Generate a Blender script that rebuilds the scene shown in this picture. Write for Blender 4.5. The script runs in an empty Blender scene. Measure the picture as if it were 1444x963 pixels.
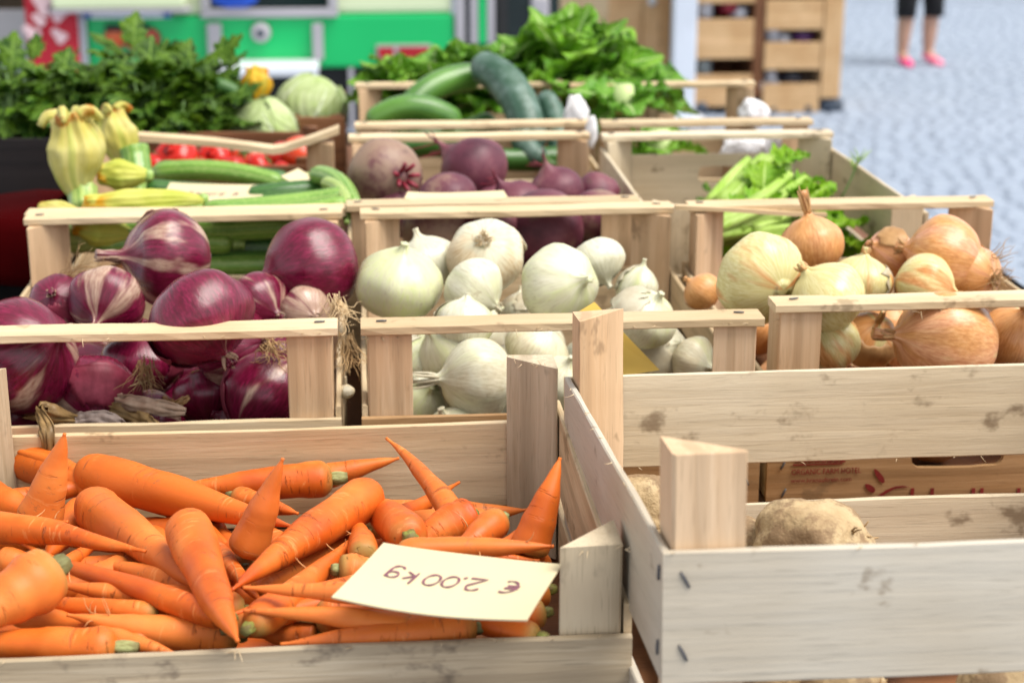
import bpy, bmesh, math, random
import numpy as np
from mathutils import Vector, Matrix, noise as mn

random.seed(7)
rng = np.random.default_rng(7)
SC = bpy.context.scene
COL = SC.collection
R = math.radians

# ------------------------------------------------------------------ camera
F_PX, PW, PH = 2385.0, 1444, 963
PITCH = math.atan(728 / F_PX)
YAW = math.atan(217 / (F_PX / math.cos(PITCH)))
ZC = 1.62
CAM = Vector((0, 0, ZC))
FW = Vector((math.sin(YAW) * math.cos(PITCH), math.cos(YAW) * math.cos(PITCH), -math.sin(PITCH)))
RT = Vector((math.cos(YAW), -math.sin(YAW), 0))
UP = RT.cross(FW)
cam = bpy.data.cameras.new('camera')
cam.sensor_width = 36.0
cam.lens = F_PX / PW * 36.0
cam.clip_start, cam.clip_end = 0.05, 900
cam.dof.use_dof = True
cam.dof.focus_distance = 1.10
cam.dof.aperture_fstop = 9.0
co = bpy.data.objects.new('camera', cam)
COL.objects.link(co)
co.matrix_world = Matrix((( RT.x, UP.x, -FW.x, CAM.x), (RT.y, UP.y, -FW.y, CAM.y), (RT.z, UP.z, -FW.z, CAM.z), (0, 0, 0, 1)))
SC.camera = co

# ------------------------------------------------------------------ world, sun, exposure
SUN_EL, SUN_AZ = R(62), R(112)        # azimuth measured from +Y towards +X
w = bpy.data.worlds.new('World'); SC.world = w; w.use_nodes = True
wt = w.node_tree
sky = wt.nodes.new('ShaderNodeTexSky'); sky.sky_type = 'NISHITA'; sky.sun_disc = False
sky.sun_elevation = SUN_EL; sky.sun_rotation = SUN_AZ
hs = wt.nodes.new('ShaderNodeHueSaturation'); hs.inputs['Saturation'].default_value = 0.12
wt.links.new(sky.outputs[0], hs.inputs['Color'])
bg = wt.nodes['Background']; bg.inputs['Strength'].default_value = 0.125
wt.links.new(hs.outputs[0], bg.inputs[0])
sl = bpy.data.lights.new('sun', 'SUN'); sl.energy = 2.3; sl.angle = R(38); sl.color = (1, .95, .86)
so = bpy.data.objects.new('sun', sl); COL.objects.link(so)
sd = Vector((math.sin(SUN_AZ) * math.cos(SUN_EL), math.cos(SUN_AZ) * math.cos(SUN_EL), math.sin(SUN_EL)))
so.rotation_euler = sd.to_track_quat('Z', 'Y').to_euler()
SC.view_settings.view_transform = 'Standard'; SC.view_settings.look = 'None'
SC.view_settings.exposure = 0.96; SC.view_settings.gamma = 1
SC.render.engine = 'CYCLES'
SC.cycles.use_denoising = True
SC.cycles.max_bounces = 7; SC.cycles.diffuse_bounces = 2; SC.cycles.glossy_bounces = 3
SC.cycles.transmission_bounces = 4; SC.cycles.caustics_reflective = False; SC.cycles.caustics_refractive = False

# ------------------------------------------------------------------ measuring helpers (photo pixel -> point in the place)
def ray(px, py): return FW + RT * ((px - PW / 2) / F_PX) - UP * ((py - PH / 2) / F_PX)
def at_z(px, py, z): d = ray(px, py); return CAM + d * ((z - ZC) / d.z)
def at_y(px, py, y): d = ray(px, py); return CAM + d * (y / d.y)
def at_d(px, py, Z): return CAM + ray(px, py) * Z
def depth(p): return (p - CAM).dot(FW)
def view_dir(a, b, c): return (RT * a + UP * b - FW * c).normalized()     # right, up, towards the viewer

# ------------------------------------------------------------------ object helpers
def mesh_obj(name, verts, faces, mat=None, parent=None, smooth=True, uvs=None):
    me = bpy.data.meshes.new(name)
    me.from_pydata([tuple(v) for v in verts], [], faces)
    if smooth: me.polygons.foreach_set('use_smooth', [True] * len(me.polygons))
    if uvs is not None:
        ul = me.uv_layers.new(name='UVMap')
        li = np.zeros(len(me.loops), dtype=np.int32); me.loops.foreach_get('vertex_index', li)
        ul.data.foreach_set('uv', np.asarray(uvs, dtype=np.float32)[li].ravel())
    if mat: me.materials.append(mat)
    return link(name, me, parent)
def link(name, data, parent=None):
    o = bpy.data.objects.new(name, data); COL.objects.link(o)
    if parent: o.parent = parent
    return o
def tag(o, label=None, cat=None, group=None, kind=None):
    if label: o['label'] = label
    if cat: o['category'] = cat
    if group: o['group'] = group
    if kind: o['kind'] = kind
    return o
def empty(name, loc, label, cat, group=None, rot=(0, 0, 0)):
    o = bpy.data.objects.new(name, None); COL.objects.link(o)
    o.empty_display_size = .05; o.location = loc; o.rotation_euler = rot
    return tag(o, label, cat, group)
def copy_thing(src, loc=None, rot=None, scale=None):
    c = src.copy(); COL.objects.link(c)
    if loc is not None: c.location = loc
    if rot is not None: c.rotation_euler = rot
    if scale is not None: c.scale = scale
    for ch in list(src.children):
        d = ch.copy(); COL.objects.link(d); d.parent = c
        for g in list(ch.children):
            e = g.copy(); COL.objects.link(e); e.parent = d
    return c
def aim(o, loc, direction, roll=0.0):
    q = Vector(direction).to_track_quat('Z', 'Y')
    o.rotation_mode = 'XYZ'
    o.rotation_euler = (q.to_matrix() @ Matrix.Rotation(roll, 3, 'Z')).to_euler()
    o.location = loc
def nz(v, s=1.0): return mn.noise(Vector(v) * s)

def box(vs, fs, x0, x1, y0, y1, z0, z1):
    b = len(vs)
    vs += [(x0, y0, z0), (x1, y0, z0), (x1, y1, z0), (x0, y1, z0), (x0, y0, z1), (x1, y0, z1), (x1, y1, z1), (x0, y1, z1)]
    fs += [tuple(b + i for i in f) for f in ((0, 3, 2, 1), (4, 5, 6, 7), (0, 1, 5, 4), (1, 2, 6, 5), (2, 3, 7, 6), (3, 0, 4, 7))]
def box_obj(name, x0, x1, y0, y1, z0, z1, mat, parent=None, bevel=0.0):
    vs, fs = [], []; box(vs, fs, x0, x1, y0, y1, z0, z1)
    o = mesh_obj(name, vs, fs, mat, parent, smooth=False)
    if bevel: bevel_mesh(o.data, bevel)
    return o
def bevel_mesh(me, w, seg=2):
    bm = bmesh.new(); bm.from_mesh(me)
    bmesh.ops.bevel(bm, geom=bm.edges[:], offset=w, segments=seg, affect='EDGES', profile=.6)
    bm.to_mesh(me); bm.free()

def tube_data(pts, rad, seg=12, bump=None, twist=None, cap=True):
    """rings of verts round a poly-line; bump(i, phi, p) scales the radius"""
    pts = [Vector(p) for p in pts]; n = len(pts); vs, fs = [], []
    t0 = (pts[1] - pts[0]).normalized()
    a = t0.orthogonal().normalized()
    for i in range(n):
        t = (pts[min(i + 1, n - 1)] - pts[max(i - 1, 0)]).normalized()
        a = (a - t * a.dot(t)).normalized(); b = t.cross(a)
        for k in range(seg):
            ph = 2 * math.pi * k / seg
            d = a * math.cos(ph) + b * math.sin(ph)
            r = rad[i] * (bump(i, ph, pts[i] + d * rad[i]) if bump else 1)
            vs.append(pts[i] + d * r)
    for i in range(n - 1):
        for k in range(seg):
            k2 = (k + 1) % seg
            fs.append((i * seg + k, i * seg + k2, (i + 1) * seg + k2, (i + 1) * seg + k))
    if cap:
        fs.append(tuple(range(seg - 1, -1, -1))); fs.append(tuple((n - 1) * seg + k for k in range(seg)))
    return vs, fs
def join_data(parts):
    vs, fs = [], []
    for v, f in parts:
        b = len(vs); vs += list(v); fs += [tuple(b + i for i in q) for q in f]
    return vs, fs
def hair_tubes(specs, seg=4):
    return join_data([tube_data(p, r_, seg) for p, r_ in specs])
def bez(a, b, c, n):
    a, b, c = Vector(a), Vector(b), Vector(c)
    return [a * (1 - t) ** 2 + b * (2 * t * (1 - t)) + c * t * t for t in np.linspace(0, 1, n)]

# ------------------------------------------------------------------ materials
class Mat:
    def __init__(s, name, rough=.5, spec=.5):
        s.m = bpy.data.materials.new(name); s.m.use_nodes = True; s.t = s.m.node_tree
        s.b = s.t.nodes['Principled BSDF']; s.b.inputs['Roughness'].default_value = rough
        s.b.inputs['Specular IOR Level'].default_value = spec
        s.out = s.t.nodes['Material Output']
    def put(s, sock, v):
        if isinstance(v, bpy.types.NodeSocket): s.t.links.new(v, sock)
        elif isinstance(v, tuple) and len(v) == 3 and sock.type == 'RGBA': sock.default_value = (*v, 1)
        else: sock.default_value = v
    def n(s, kind, ins=None, **props):
        nd = s.t.nodes.new('ShaderNode' + kind)
        for k, v in props.items(): setattr(nd, k, v)
        for k, v in (ins or {}).items(): s.put(nd.inputs[k], v)
        return nd
    def obj(s): return s.n('TexCoord').outputs['Object']
    def uv(s): return s.n('TexCoord').outputs['UV']
    def rnd(s): return s.n('ObjectInfo').outputs['Random']
    def col(s):
        c = s.n('SeparateColor', {'Color': s.n('ObjectInfo').outputs['Color']}); return c.outputs
    def scale(s, vec, sc, off=None):
        v = s.n('VectorMath', {0: vec, 1: sc}, operation='MULTIPLY').outputs[0]
        if off is not None:
            o = s.n('VectorMath', {0: (37., 91., 53.), 'Scale': off}, operation='SCALE').outputs[0]
            v = s.n('VectorMath', {0: v, 1: o}, operation='ADD').outputs[0]
        return v
    def noise(s, vec, scale, detail=3., rough=.5, dist=0.):
        return s.n('TexNoise', {'Vector': vec, 'Scale': scale, 'Detail': detail, 'Roughness': rough, 'Distortion': dist}).outputs['Fac']
    def ramp(s, fac, stops, interp='LINEAR'):
        r = s.n('ValToRGB', {'Fac': fac}); e = r.color_ramp.elements; r.color_ramp.interpolation = interp
        while len(e) < len(stops): e.new(.5)
        for i, (p, c) in enumerate(stops):
            e[i].position = p; e[i].color = (*c, 1) if isinstance(c, tuple) else (c, c, c, 1)
        return r.outputs['Color']
    def mix(s, fac, a, b, mode='MIX'):
        m = s.n('Mix', data_type='RGBA', blend_type=mode)
        s.put(m.inputs[0], fac); s.put(m.inputs[6], a); s.put(m.inputs[7], b); return m.outputs[2]
    def math(s, op, a, b=0., c=None):
        ins = {0: a, 1: b}
        if c is not None: ins[2] = c
        return s.n('Math', ins, operation=op).outputs[0]
    def smooth(s, v, lo, hi):
        return s.n('MapRange', {'Value': v, 'From Min': lo, 'From Max': hi}, interpolation_type='SMOOTHSTEP').outputs[0]
    def base(s, v): s.put(s.b.inputs['Base Color'], v)
    def bump(s, h, strength=.3, dist=.002):
        bn = s.n('Bump', {'Height': h, 'Strength': strength, 'Distance': dist}); s.t.links.new(bn.outputs[0], s.b.inputs['Normal'])
    def sss(s, w, rad, sc):
        s.b.inputs['Subsurface Weight'].default_value = w; s.b.inputs['Subsurface Radius'].default_value = rad
        s.b.inputs['Subsurface Scale'].default_value = sc
    def translucent(s, fac, color):
        tr = s.n('BsdfTranslucent', {'Color': color}); mx = s.n('MixShader', {0: fac})
        s.t.links.new(s.b.outputs[0], mx.inputs[1]); s.t.links.new(tr.outputs[0], mx.inputs[2]); s.t.links.new(mx.outputs[0], s.out.inputs[0])

def wood_mat(name, axis, light, dark, stain=.0, rough=.62, smudge=(.16, .10, .05), bands=.5):
    m = Mat(name, rough, .3); o = m.obj(); r = m.rnd()
    sc = {'x': (7., 150., 150.), 'y': (150., 7., 150.), 'z': (150., 150., 7.)}[axis]
    v = m.scale(o, sc, r)
    warp = m.noise(v, .12, 2.)
    g = m.noise(v, 1.6, 5., .6, .8)
    w2 = m.n('TexWave', {'Vector': v, 'Scale': .10, 'Distortion': 7., 'Detail': 3., 'Detail Scale': .35}, wave_type='BANDS', bands_direction={'x': 'Z', 'y': 'Z', 'z': 'X'}[axis]).outputs['Fac']
    c = m.ramp(g, [(.25, dark), (.5, tuple(.5 * (a + b) for a, b in zip(light, dark))), (.72, light)])
    c = m.mix(m.math('MULTIPLY', m.smooth(w2, .5, .95), bands), c, tuple(.72 * d for d in dark))
    c = m.mix(m.smooth(warp, .52, .75), c, tuple(min(1, 1.06 * a) for a in light))
    if stain:
        nn = m.noise(m.scale(o, (30., 30., 42.) if axis != 'z' else (30., 30., 20.), r), .75, 4., .62)
        c = m.mix(m.math('MULTIPLY', m.smooth(nn, .64 - stain * .09, .70), .45 + .35 * stain), c, smudge)
    fine = m.noise(v, 5., 2.)
    c = m.mix(m.math('MULTIPLY', m.smooth(fine, .58, .70), .35), c, tuple(.55 * d for d in dark))
    big = m.noise(m.scale(o, (6., 6., 6.), r), 1., 2.)
    c = m.mix(m.smooth(big, .3, .75), c, m.mix(1., c, (.86, .80, .72), 'MULTIPLY'))
    m.base(c)
    m.bump(m.math('ADD', g, m.math('MULTIPLY', w2, .4)), .35, .0012)
    return m.m
WL, WD = (.74, .595, .40), (.61, .46, .275)
WOOD = {a: wood_mat('poplar_' + a, a, WL, WD, .25) for a in 'xyz'}
PINK = {a: wood_mat('pink_wood_' + a, a, (.74, .55, .37), (.61, .41, .245), .1) for a in 'xyz'}
PALE = {a: wood_mat('pale_ply_' + a, a, (.545, .495, .415), (.505, .45, .365), .05, bands=.08) for a in 'xyz'}
GREY = {a: wood_mat('weathered_wood_' + a, a, (.62, .53, .39), (.44, .35, .235), .6, .7, (.10, .075, .06)) for a in 'xyz'}
STAINED = {a: wood_mat('stained_ply_' + a, a, (.70, .605, .45), (.645, .54, .38), .75, bands=.15) for a in 'xyz'}
ORNG = {a: wood_mat('orange_pine_' + a, a, (.50, .31, .155), (.37, .205, .085), .2) for a in 'xyz'}
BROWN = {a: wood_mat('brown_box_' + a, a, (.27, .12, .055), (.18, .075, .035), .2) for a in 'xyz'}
SHADEW = {a: wood_mat('shade_box_' + a, a, (.022, .016, .016), (.012, .009, .01), .0) for a in 'xyz'}
SHELF = {a: wood_mat('shelf_wood_' + a, a, (.72, .48, .26), (.63, .39, .19), .1) for a in 'xyz'}
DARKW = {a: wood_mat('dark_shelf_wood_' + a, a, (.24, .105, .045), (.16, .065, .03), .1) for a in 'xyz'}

def plain(name, c, rough=.5, metal=0., var=.08, scale=30., spec=.5):
    m = Mat(name, rough, spec); o = m.obj()
    n = m.noise(m.scale(o, (1., 1., 1.), m.rnd()), scale, 3.)
    m.base(m.mix(m.smooth(n, .3, .7), tuple(x * (1 - var) for x in c), tuple(min(1, x * (1 + var)) for x in c)))
    m.b.inputs['Metallic'].default_value = metal
    return m.m
def carrot_mat():
    m = Mat('carrot_skin', .5, .35); o = m.obj(); r = m.rnd()
    v = m.scale(o, (1., 1., 1.), r)
    n1 = m.noise(v, 28., 3.); n2 = m.noise(v, 9., 2.)
    c = m.ramp(n1, [(.3, (.48, .072, .006)), (.55, (.63, .128, .011)), (.75, (.74, .21, .035))])
    c = m.mix(m.smooth(n2, .45, .7), c, (.66, .145, .014))
    c = m.mix(m.math('MULTIPLY', m.smooth(r, .5, 1.), .3), c, (.82, .30, .07))
    rings = m.noise(m.scale(o, (48., 48., 300.), r), 1., 4., .6, .5)
    msk = m.noise(v, 22., 2.)
    line = m.math('MULTIPLY', m.smooth(rings, .60, .66), m.smooth(msk, .44, .58))
    c = m.mix(m.math('MULTIPLY', line, .55), c, (.24, .06, .012))
    z = m.n('SeparateXYZ', {0: o}).outputs[2]
    c = m.mix(m.math('MULTIPLY', m.smooth(z, .010, .0), m.smooth(n1, .35, .6)), c, (.33, .20, .05))
    pale = m.math('MULTIPLY', m.math('MULTIPLY', m.smooth(rings, .42, .34), m.smooth(msk, .5, .6)), .35)
    c = m.mix(pale, c, (.86, .40, .14))
    dirt = m.math('MULTIPLY', m.smooth(m.noise(m.scale(v, (1., 1., 1.6)), 48., 5., .75), .60, .70), .6)
    c = m.mix(dirt, c, (.22, .10, .04))
    m.base(c)
    m.put(m.b.inputs['Roughness'], m.ramp(n1, [(.3, .44), (.7, .62)]))
    m.bump(m.math('SUBTRACT', m.math('MULTIPLY', m.noise(v, 70., 3.), .5), m.math('MULTIPLY', line, 1.4)), .7, .0012)
    m.sss(.10, (1., .35, .1), .006)
    return m.m
def onion_mat(kind):
    m = Mat(kind + '_onion_skin', .26 if kind == 'red' else .3, .5); o = m.obj(); r = m.rnd(); cl = m.col()
    flat = m.n('VectorMath', {0: o, 1: (1., 1., 0.)}, operation='MULTIPLY').outputs[0]
    d = m.n('VectorMath', {0: flat}, operation='NORMALIZE').outputs[0]
    zz = m.n('VectorMath', {0: o, 1: (0., 0., 9.)}, operation='MULTIPLY').outputs[0]
    mer = m.n('VectorMath', {0: d, 1: zz}, operation='ADD').outputs[0]
    mer = m.scale(mer, (1., 1., 1.), r)
    fine = m.noise(mer, 17., 4., .6); wide = m.noise(mer, 4., 2.)
    pat = m.noise(m.scale(o, (1., 1., 1.), r), 24., 4., .55)
    wide2 = m.noise(mer, 1.3, 3., .55)
    if kind == 'red':
        c = m.ramp(fine, [(.28, (.060, .002, .011)), (.5, (.135, .004, .028)), (.70, (.22, .010, .052)), (.9, (.38, .06, .13))])
        c = m.mix(m.math('MULTIPLY', m.smooth(wide, .48, .75), .8), c, (.10, .003, .014))
        pm = m.smooth(m.math('ADD', wide2, m.math('MULTIPLY', cl[0], .32)), .60, .70)
        c = m.mix(m.math('MULTIPLY', pm, .85), c, m.ramp(fine, [(.3, (.30, .15, .11)), (.6, (.54, .40, .29)), (.8, (.38, .10, .13))]))
    elif kind == 'white':
        c = m.ramp(fine, [(.25, (.48, .455, .30)), (.5, (.635, .615, .465)), (.75, (.73, .71, .585))])
        gm = m.math('MULTIPLY', m.smooth(m.math('ADD', wide2, m.math('MULTIPLY', cl[0], .35)), .55, .85), m.smooth(fine, .25, .7))
        c = m.mix(m.math('MULTIPLY', gm, .75), c, (.47, .54, .16))
        c = m.mix(m.math('MULTIPLY', m.smooth(m.noise(mer, 34., 3., .7), .60, .68), .35), c, (.42, .33, .17))
        c = m.mix(m.math('MULTIPLY', m.smooth(m.noise(m.scale(o, (1., 1., 1.), r), 70., 4., .7), .62, .70), .4), c, (.33, .26, .15))
        tm = m.math('MULTIPLY', m.smooth(pat, .42, .62), cl[1])
        c = m.mix(tm, c, m.ramp(fine, [(.3, (.50, .33, .17)), (.7, (.74, .62, .42))]))
    else:
        c = m.ramp(fine, [(.25, (.44, .17, .045)), (.5, (.62, .29, .095)), (.75, (.76, .44, .19))])
        c = m.mix(m.math('MULTIPLY', m.smooth(wide2, .40, .62), cl[1]), c, m.ramp(fine, [(.3, (.60, .24, .14)), (.7, (.78, .44, .30))]))
        c = m.mix(m.smooth(m.math('ADD', wide2, m.math('MULTIPLY', cl[0], .6)), .68, .80), c, m.ramp(fine, [(.3, (.56, .47, .17)), (.7, (.72, .66, .36))]))
        c = m.mix(m.math('MULTIPLY', m.smooth(m.noise(mer, 30., 2.), .62, .7), .3), c, (.34, .15, .05))
    m.base(c)
    m.bump(m.math('ADD', fine, m.math('MULTIPLY', wide, .6)), .22, .0012)
    m.put(m.b.inputs['Roughness'], m.ramp(pat, [(.3, .20), (.7, .38)] if kind == 'red' else [(.3, .24), (.7, .46)]))
    m.sss(.08 if kind != 'red' else .04, (1., .7, .4), .005)
    return m.m
def paper_skin_mat(name, c1, c2, tr=.25):
    m = Mat(name, .45, .4); v = m.scale(m.obj(), (1., 1., 1.), m.rnd())
    n = m.noise(m.scale(v, (60., 60., 9.)), 1., 4., .6)
    c = m.mix(m.smooth(n, .3, .7), c1, c2); m.base(c); m.bump(n, .4, .001); m.translucent(tr, c); return m.m
def leaf_mat(name, c1, c2, rib, rough=.4, tr=.28, rib_w=.035, veins=1.):
    m = Mat(name, rough + .08, .28); u = m.uv(); s = m.n('SeparateXYZ', {0: u}).outputs
    v = m.scale(m.obj(), (1., 1., 1.), m.rnd())
    n = m.noise(v, 26., 4., .6)
    c = m.mix(m.smooth(n, .3, .72), c1, c2)
    c = m.mix(m.math('MULTIPLY', m.rnd(), .45), c, tuple(.55 * x for x in c1))
    off = m.math('ABSOLUTE', m.math('SUBTRACT', s[0], .5))
    vein = m.math('SINE', m.math('MULTIPLY', m.math('SUBTRACT', s[1], m.math('MULTIPLY', off, .9)), 46.))
    c = m.mix(m.math('MULTIPLY', m.smooth(vein, .82, 1.), .4 * veins), c, rib)
    c = m.mix(m.smooth(m.math('ADD', off, m.math('MULTIPLY', s[1], rib_w * .8)), rib_w * 1.7, rib_w), c, rib)
    m.base(c); m.bump(m.math('ADD', m.math('MULTIPLY', vein, -.35 * veins), n), .5, .003)
    m.translucent(tr, c); return m.m

def stub_mat(name, a, b):
    m = Mat(name, .6, .3); v = m.scale(m.obj(), (1., 1., .25), m.rnd()); n = m.noise(v, 420., 3., .7)
    c = m.mix(m.smooth(n, .35, .65), a, b); c = m.mix(m.math('MULTIPLY', m.smooth(m.rnd(), .45, .9), .7), c, (.10, .085, .03))
    z = m.n('SeparateXYZ', {0: m.obj()}).outputs[2]; c = m.mix(m.math('MULTIPLY', m.smooth(z, -.005, -.0072), .7), c, (.16, .13, .05))
    m.base(c); m.bump(n, .6, .001); return m.m
M = dict(
    carrot=carrot_mat(), stub=stub_mat('carrot_stub', (.25, .28, .06), (.15, .11, .03)),
    stub2=stub_mat('carrot_stub_pale', (.40, .42, .18), (.22, .20, .07)),
    hair=plain('root_hair', (.62, .45, .25), .7, 0, .3), hair_d=plain('root_hair_dark', (.40, .25, .11), .7, 0, .35),
    hair_o=plain('carrot_hair', (.62, .30, .11), .6, 0, .2),
    red=onion_mat('red'), white=onion_mat('white'), yellow=onion_mat('yellow'),
    skin_red=paper_skin_mat('red_paper_skin', (.16, .012, .03), (.34, .05, .09)),
    skin_pale=paper_skin_mat('pale_paper_skin', (.36, .22, .15), (.56, .42, .31)),
    skin_grey=paper_skin_mat('grey_paper_skin', (.22, .16, .14), (.40, .31, .27)),
    skin_white=paper_skin_mat('white_paper_skin', (.56, .48, .33), (.72, .67, .52)),
    skin_tan=paper_skin_mat('tan_paper_skin', (.42, .22, .08), (.66, .40, .18)),
    skin_dry=paper_skin_mat('dry_leaf', (.17, .10, .035), (.38, .24, .10), .15),
    steel=plain('staple_steel', (.10, .095, .095), .45, .2, .2),
    card=plain('price_card_paper', (.61, .52, .325), .75, 0, .05, 8.), ink=plain('plum_ink', (.20, .07, .10), .6, 0, .2, 60.),
    ycard=plain('yellow_card', (.68, .46, .08), .6, 0, .06, 20.),
    print_red=plain('red_stamp_ink', (.20, .012, .008), .7, 0, .2, 80.),
    dark=plain('dark_cloth', (.008, .007, .007), 1., 0, .2, 30., .05), dred=plain('shade_red_cloth', (.035, .0006, .001), 1., 0, .2, 8., .03),
    tomato=plain('tomato_skin', (.47, .014, .007), .22, 0, .12, 18.,.35), tomato2=plain('orange_tomato_skin', (.60, .055, .014), .25, 0, .12, 18.,.35),
    sepal=plain('green_sepal', (.10, .20, .04), .5, 0, .2),
    lettuce=leaf_mat('lettuce_leaf', (.10, .30, .012), (.26, .50, .035), (.42, .60, .20)),
    lettuce2=leaf_mat('broad_green_leaf', (.08, .26, .014), (.19, .42, .03), (.46, .60, .26), .33, .22, .03),
    parsley=leaf_mat('parsley_leaf', (.010, .060, .002), (.125, .24, .008), (.17, .30, .04), .42, .22, .02, .5),  # greens lowered in place of overhead shade at the left rear
    celery_leaf=leaf_mat('celery_leaf', (.15, .38, .010), (.34, .56, .03), (.46, .64, .16), .4, .3, .03, .6),
    cabbage=leaf_mat('cabbage_leaf', (.38, .50, .17), (.55, .63, .34), (.64, .71, .48), .45, .12, .03, .9),
    vgreen=plain('van_green_paint', (.006, .50, .135), .3, 0, .03, 2.), vpale=plain('van_pale_paint', (.70, .78, .50), .35, 0, .03, 2.),
    vwhite=plain('van_white_trim', (.74, .77, .82), .4, 0, .04, 3.), vgrey=plain('van_grey_frame', (.42, .40, .43), .45, 0, .05, 3.),
    rubber=plain('black_rubber', (.012, .012, .013), .7, 0, .2), glass=plain('dark_glass', (.012, .022, .02), .06, 0, .3, 3.),
    lamp=plain('red_lamp', (.42, .012, .018), .2, 0, .1, 20.), lampo=plain('orange_lamp', (.60, .10, .02), .2, 0, .1, 20.),
    blue=plain('plate_blue', (.015, .09, .42), .4, 0, .05), bluebag=plain('blue_bag', (.012, .09, .62), .5, 0, .15, 6.),
    banner=plain('red_banner_cloth', (.52, .012, .03), .7, 0, .1, 3.), bannerw=plain('banner_print', (.72, .50, .52), .7, 0, .1, 3.),
    wpole=plain('white_pole_paint', (.66, .71, .80), .45, 0, .04, 4.),
    paper=plain('white_paper', (.78, .77, .79), .7, 0, .04, 8.),
    skin=plain('leg_skin', (.50, .29, .20), .5, 0, .06, 10.), shorts=plain('black_shorts_cloth', (.008, .008, .010), .9, 0, .2),
    shirt=plain('teal_shirt_cloth', (.05, .22, .24), .9, 0, .1), hairm=plain('brown_hair', (.06, .03, .015), .6, 0, .3),
    shoe=plain('pink_shoe', (.78, .06, .22), .5, 0, .12, 12.), shoe2=plain('pale_pink_shoe', (.85, .20, .33), .5, 0, .12, 12.), sole=plain('shoe_sole', (.7, .35, .42), .6),
    goods_v=plain('violet_packet', (.10, .03, .14), .4, 0, .3, 20.), goods_w=plain('white_packet', (.66, .68, .76), .4, 0, .1, 20.),
    goods_r=plain('red_packet', (.25, .012, .03), .4, 0, .3, 20.), goods_k=plain('dark_packet', (.018, .018, .03), .35, 0, .3, 20.),
    goods_g=plain('grey_packet', (.26, .31, .33), .4, 0, .2, 20.), foot=plain('dark_grey_plastic', (.04, .055, .08), .5, 0, .3, 6.),
    wallm=plain('dark_brown_render', (.035, .022, .012), .9, 0, .3, 2.),
)
def cob_mat():
    m = Mat('cobble_stone', .6, .4); o = m.obj()
    n = m.noise(o, 7., 3.); n2 = m.noise(o, 90., 3.); n3 = m.noise(o, .8, 2.)
    c = m.ramp(n, [(.25, (.22, .265, .345)), (.5, (.255, .305, .39)), (.75, (.315, .37, .455))])
    c = m.mix(m.smooth(n2, .5, .75), c, (.215, .255, .33)); c = m.mix(m.math('MULTIPLY', m.smooth(n3, .4, .7), .35), c, (.29, .34, .43))
    m.base(c); m.bump(n2, .4, .004); return m.m
M['cobble'] = cob_mat()
def ground_mat():
    m = Mat('paved_ground', .8, .3); o = m.obj()
    v = m.n('TexVoronoi', {'Vector': o, 'Scale': 9.}, feature='DISTANCE_TO_EDGE').outputs['Distance']; j = m.smooth(v, .02, .07)
    cell = m.n('TexVoronoi', {'Vector': o, 'Scale': 9.}, feature='F1').outputs['Color']
    c = m.mix(m.n('SeparateColor', {'Color': cell}).outputs[0], (.205, .245, .315), (.285, .335, .42)); c = m.mix(j, (.16, .19, .245), c)
    m.base(c); m.bump(j, .6, .008); return m.m
M['ground'] = ground_mat()
def beet_mat():
    m = Mat('beet_skin', .5, .4); o = m.obj(); v = m.scale(o, (1., 1., 1.), m.rnd()); cl = m.col()
    n = m.noise(v, 18., 5., .65); n2 = m.noise(v, 45., 4.)
    c = m.ramp(n, [(.3, (.060, .011, .024)), (.5, (.125, .028, .048)), (.7, (.24, .085, .10))])
    c = m.mix(m.smooth(m.math('ADD', n, m.math('MULTIPLY', cl[0], .45)), .62, .80), c, (.27, .175, .125))
    c = m.mix(m.math('MULTIPLY', m.smooth(n2, .6, .7), .5), c, (.10, .06, .05))
    m.base(c); m.bump(n2, .4, .002); return m.m
M['beet'] = beet_mat(); M['beet_stem'] = plain('beet_stem', (.22, .012, .03), .5, 0, .3, 60.)
def squash_mat(name, a, b, stripe, rough=.32, bloom=None):
    m = Mat(name, rough, .5); u = m.uv(); s = m.n('SeparateXYZ', {0: u}).outputs
    v = m.scale(m.obj(), (1., 1., 1.), m.rnd()); sp = m.noise(v, 320., 2.); n = m.noise(v, 16., 3.)
    c = m.mix(m.smooth(n, .3, .7), a, b)
    c = m.mix(m.math('MULTIPLY', m.smooth(sp, .55, .66), .5), c, stripe)
    st = m.math('SINE', m.math('ADD', m.math('MULTIPLY', s[0], 62.8), m.math('MULTIPLY', n, 2.)))
    c = m.mix(m.math('MULTIPLY', m.smooth(st, .35, .9), .55), c, stripe)
    if bloom: c = m.mix(m.math('MULTIPLY', m.smooth(m.noise(v, 24., 5., .7), .42, .66), .8), c, bloom)
    m.base(c); m.bump(sp, .12, .001); return m.m
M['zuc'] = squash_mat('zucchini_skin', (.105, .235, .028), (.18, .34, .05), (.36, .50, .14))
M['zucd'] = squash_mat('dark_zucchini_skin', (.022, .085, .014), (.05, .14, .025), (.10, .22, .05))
M['zucp'] = squash_mat('pale_zucchini_skin', (.30, .40, .10), (.40, .50, .15), (.12, .25, .05))
M['cuc'] = squash_mat('cucumber_skin', (.020, .080, .012), (.045, .14, .020), (.06, .17, .03))
M['cucl'] = squash_mat('light_cucumber_skin', (.045, .14, .018), (.10, .24, .035), (.12, .27, .05))
M['cucb'] = squash_mat('bloom_cucumber_skin', (.018, .062, .035), (.04, .10, .06), (.05, .12, .08), .45, (.17, .25, .22))
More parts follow.
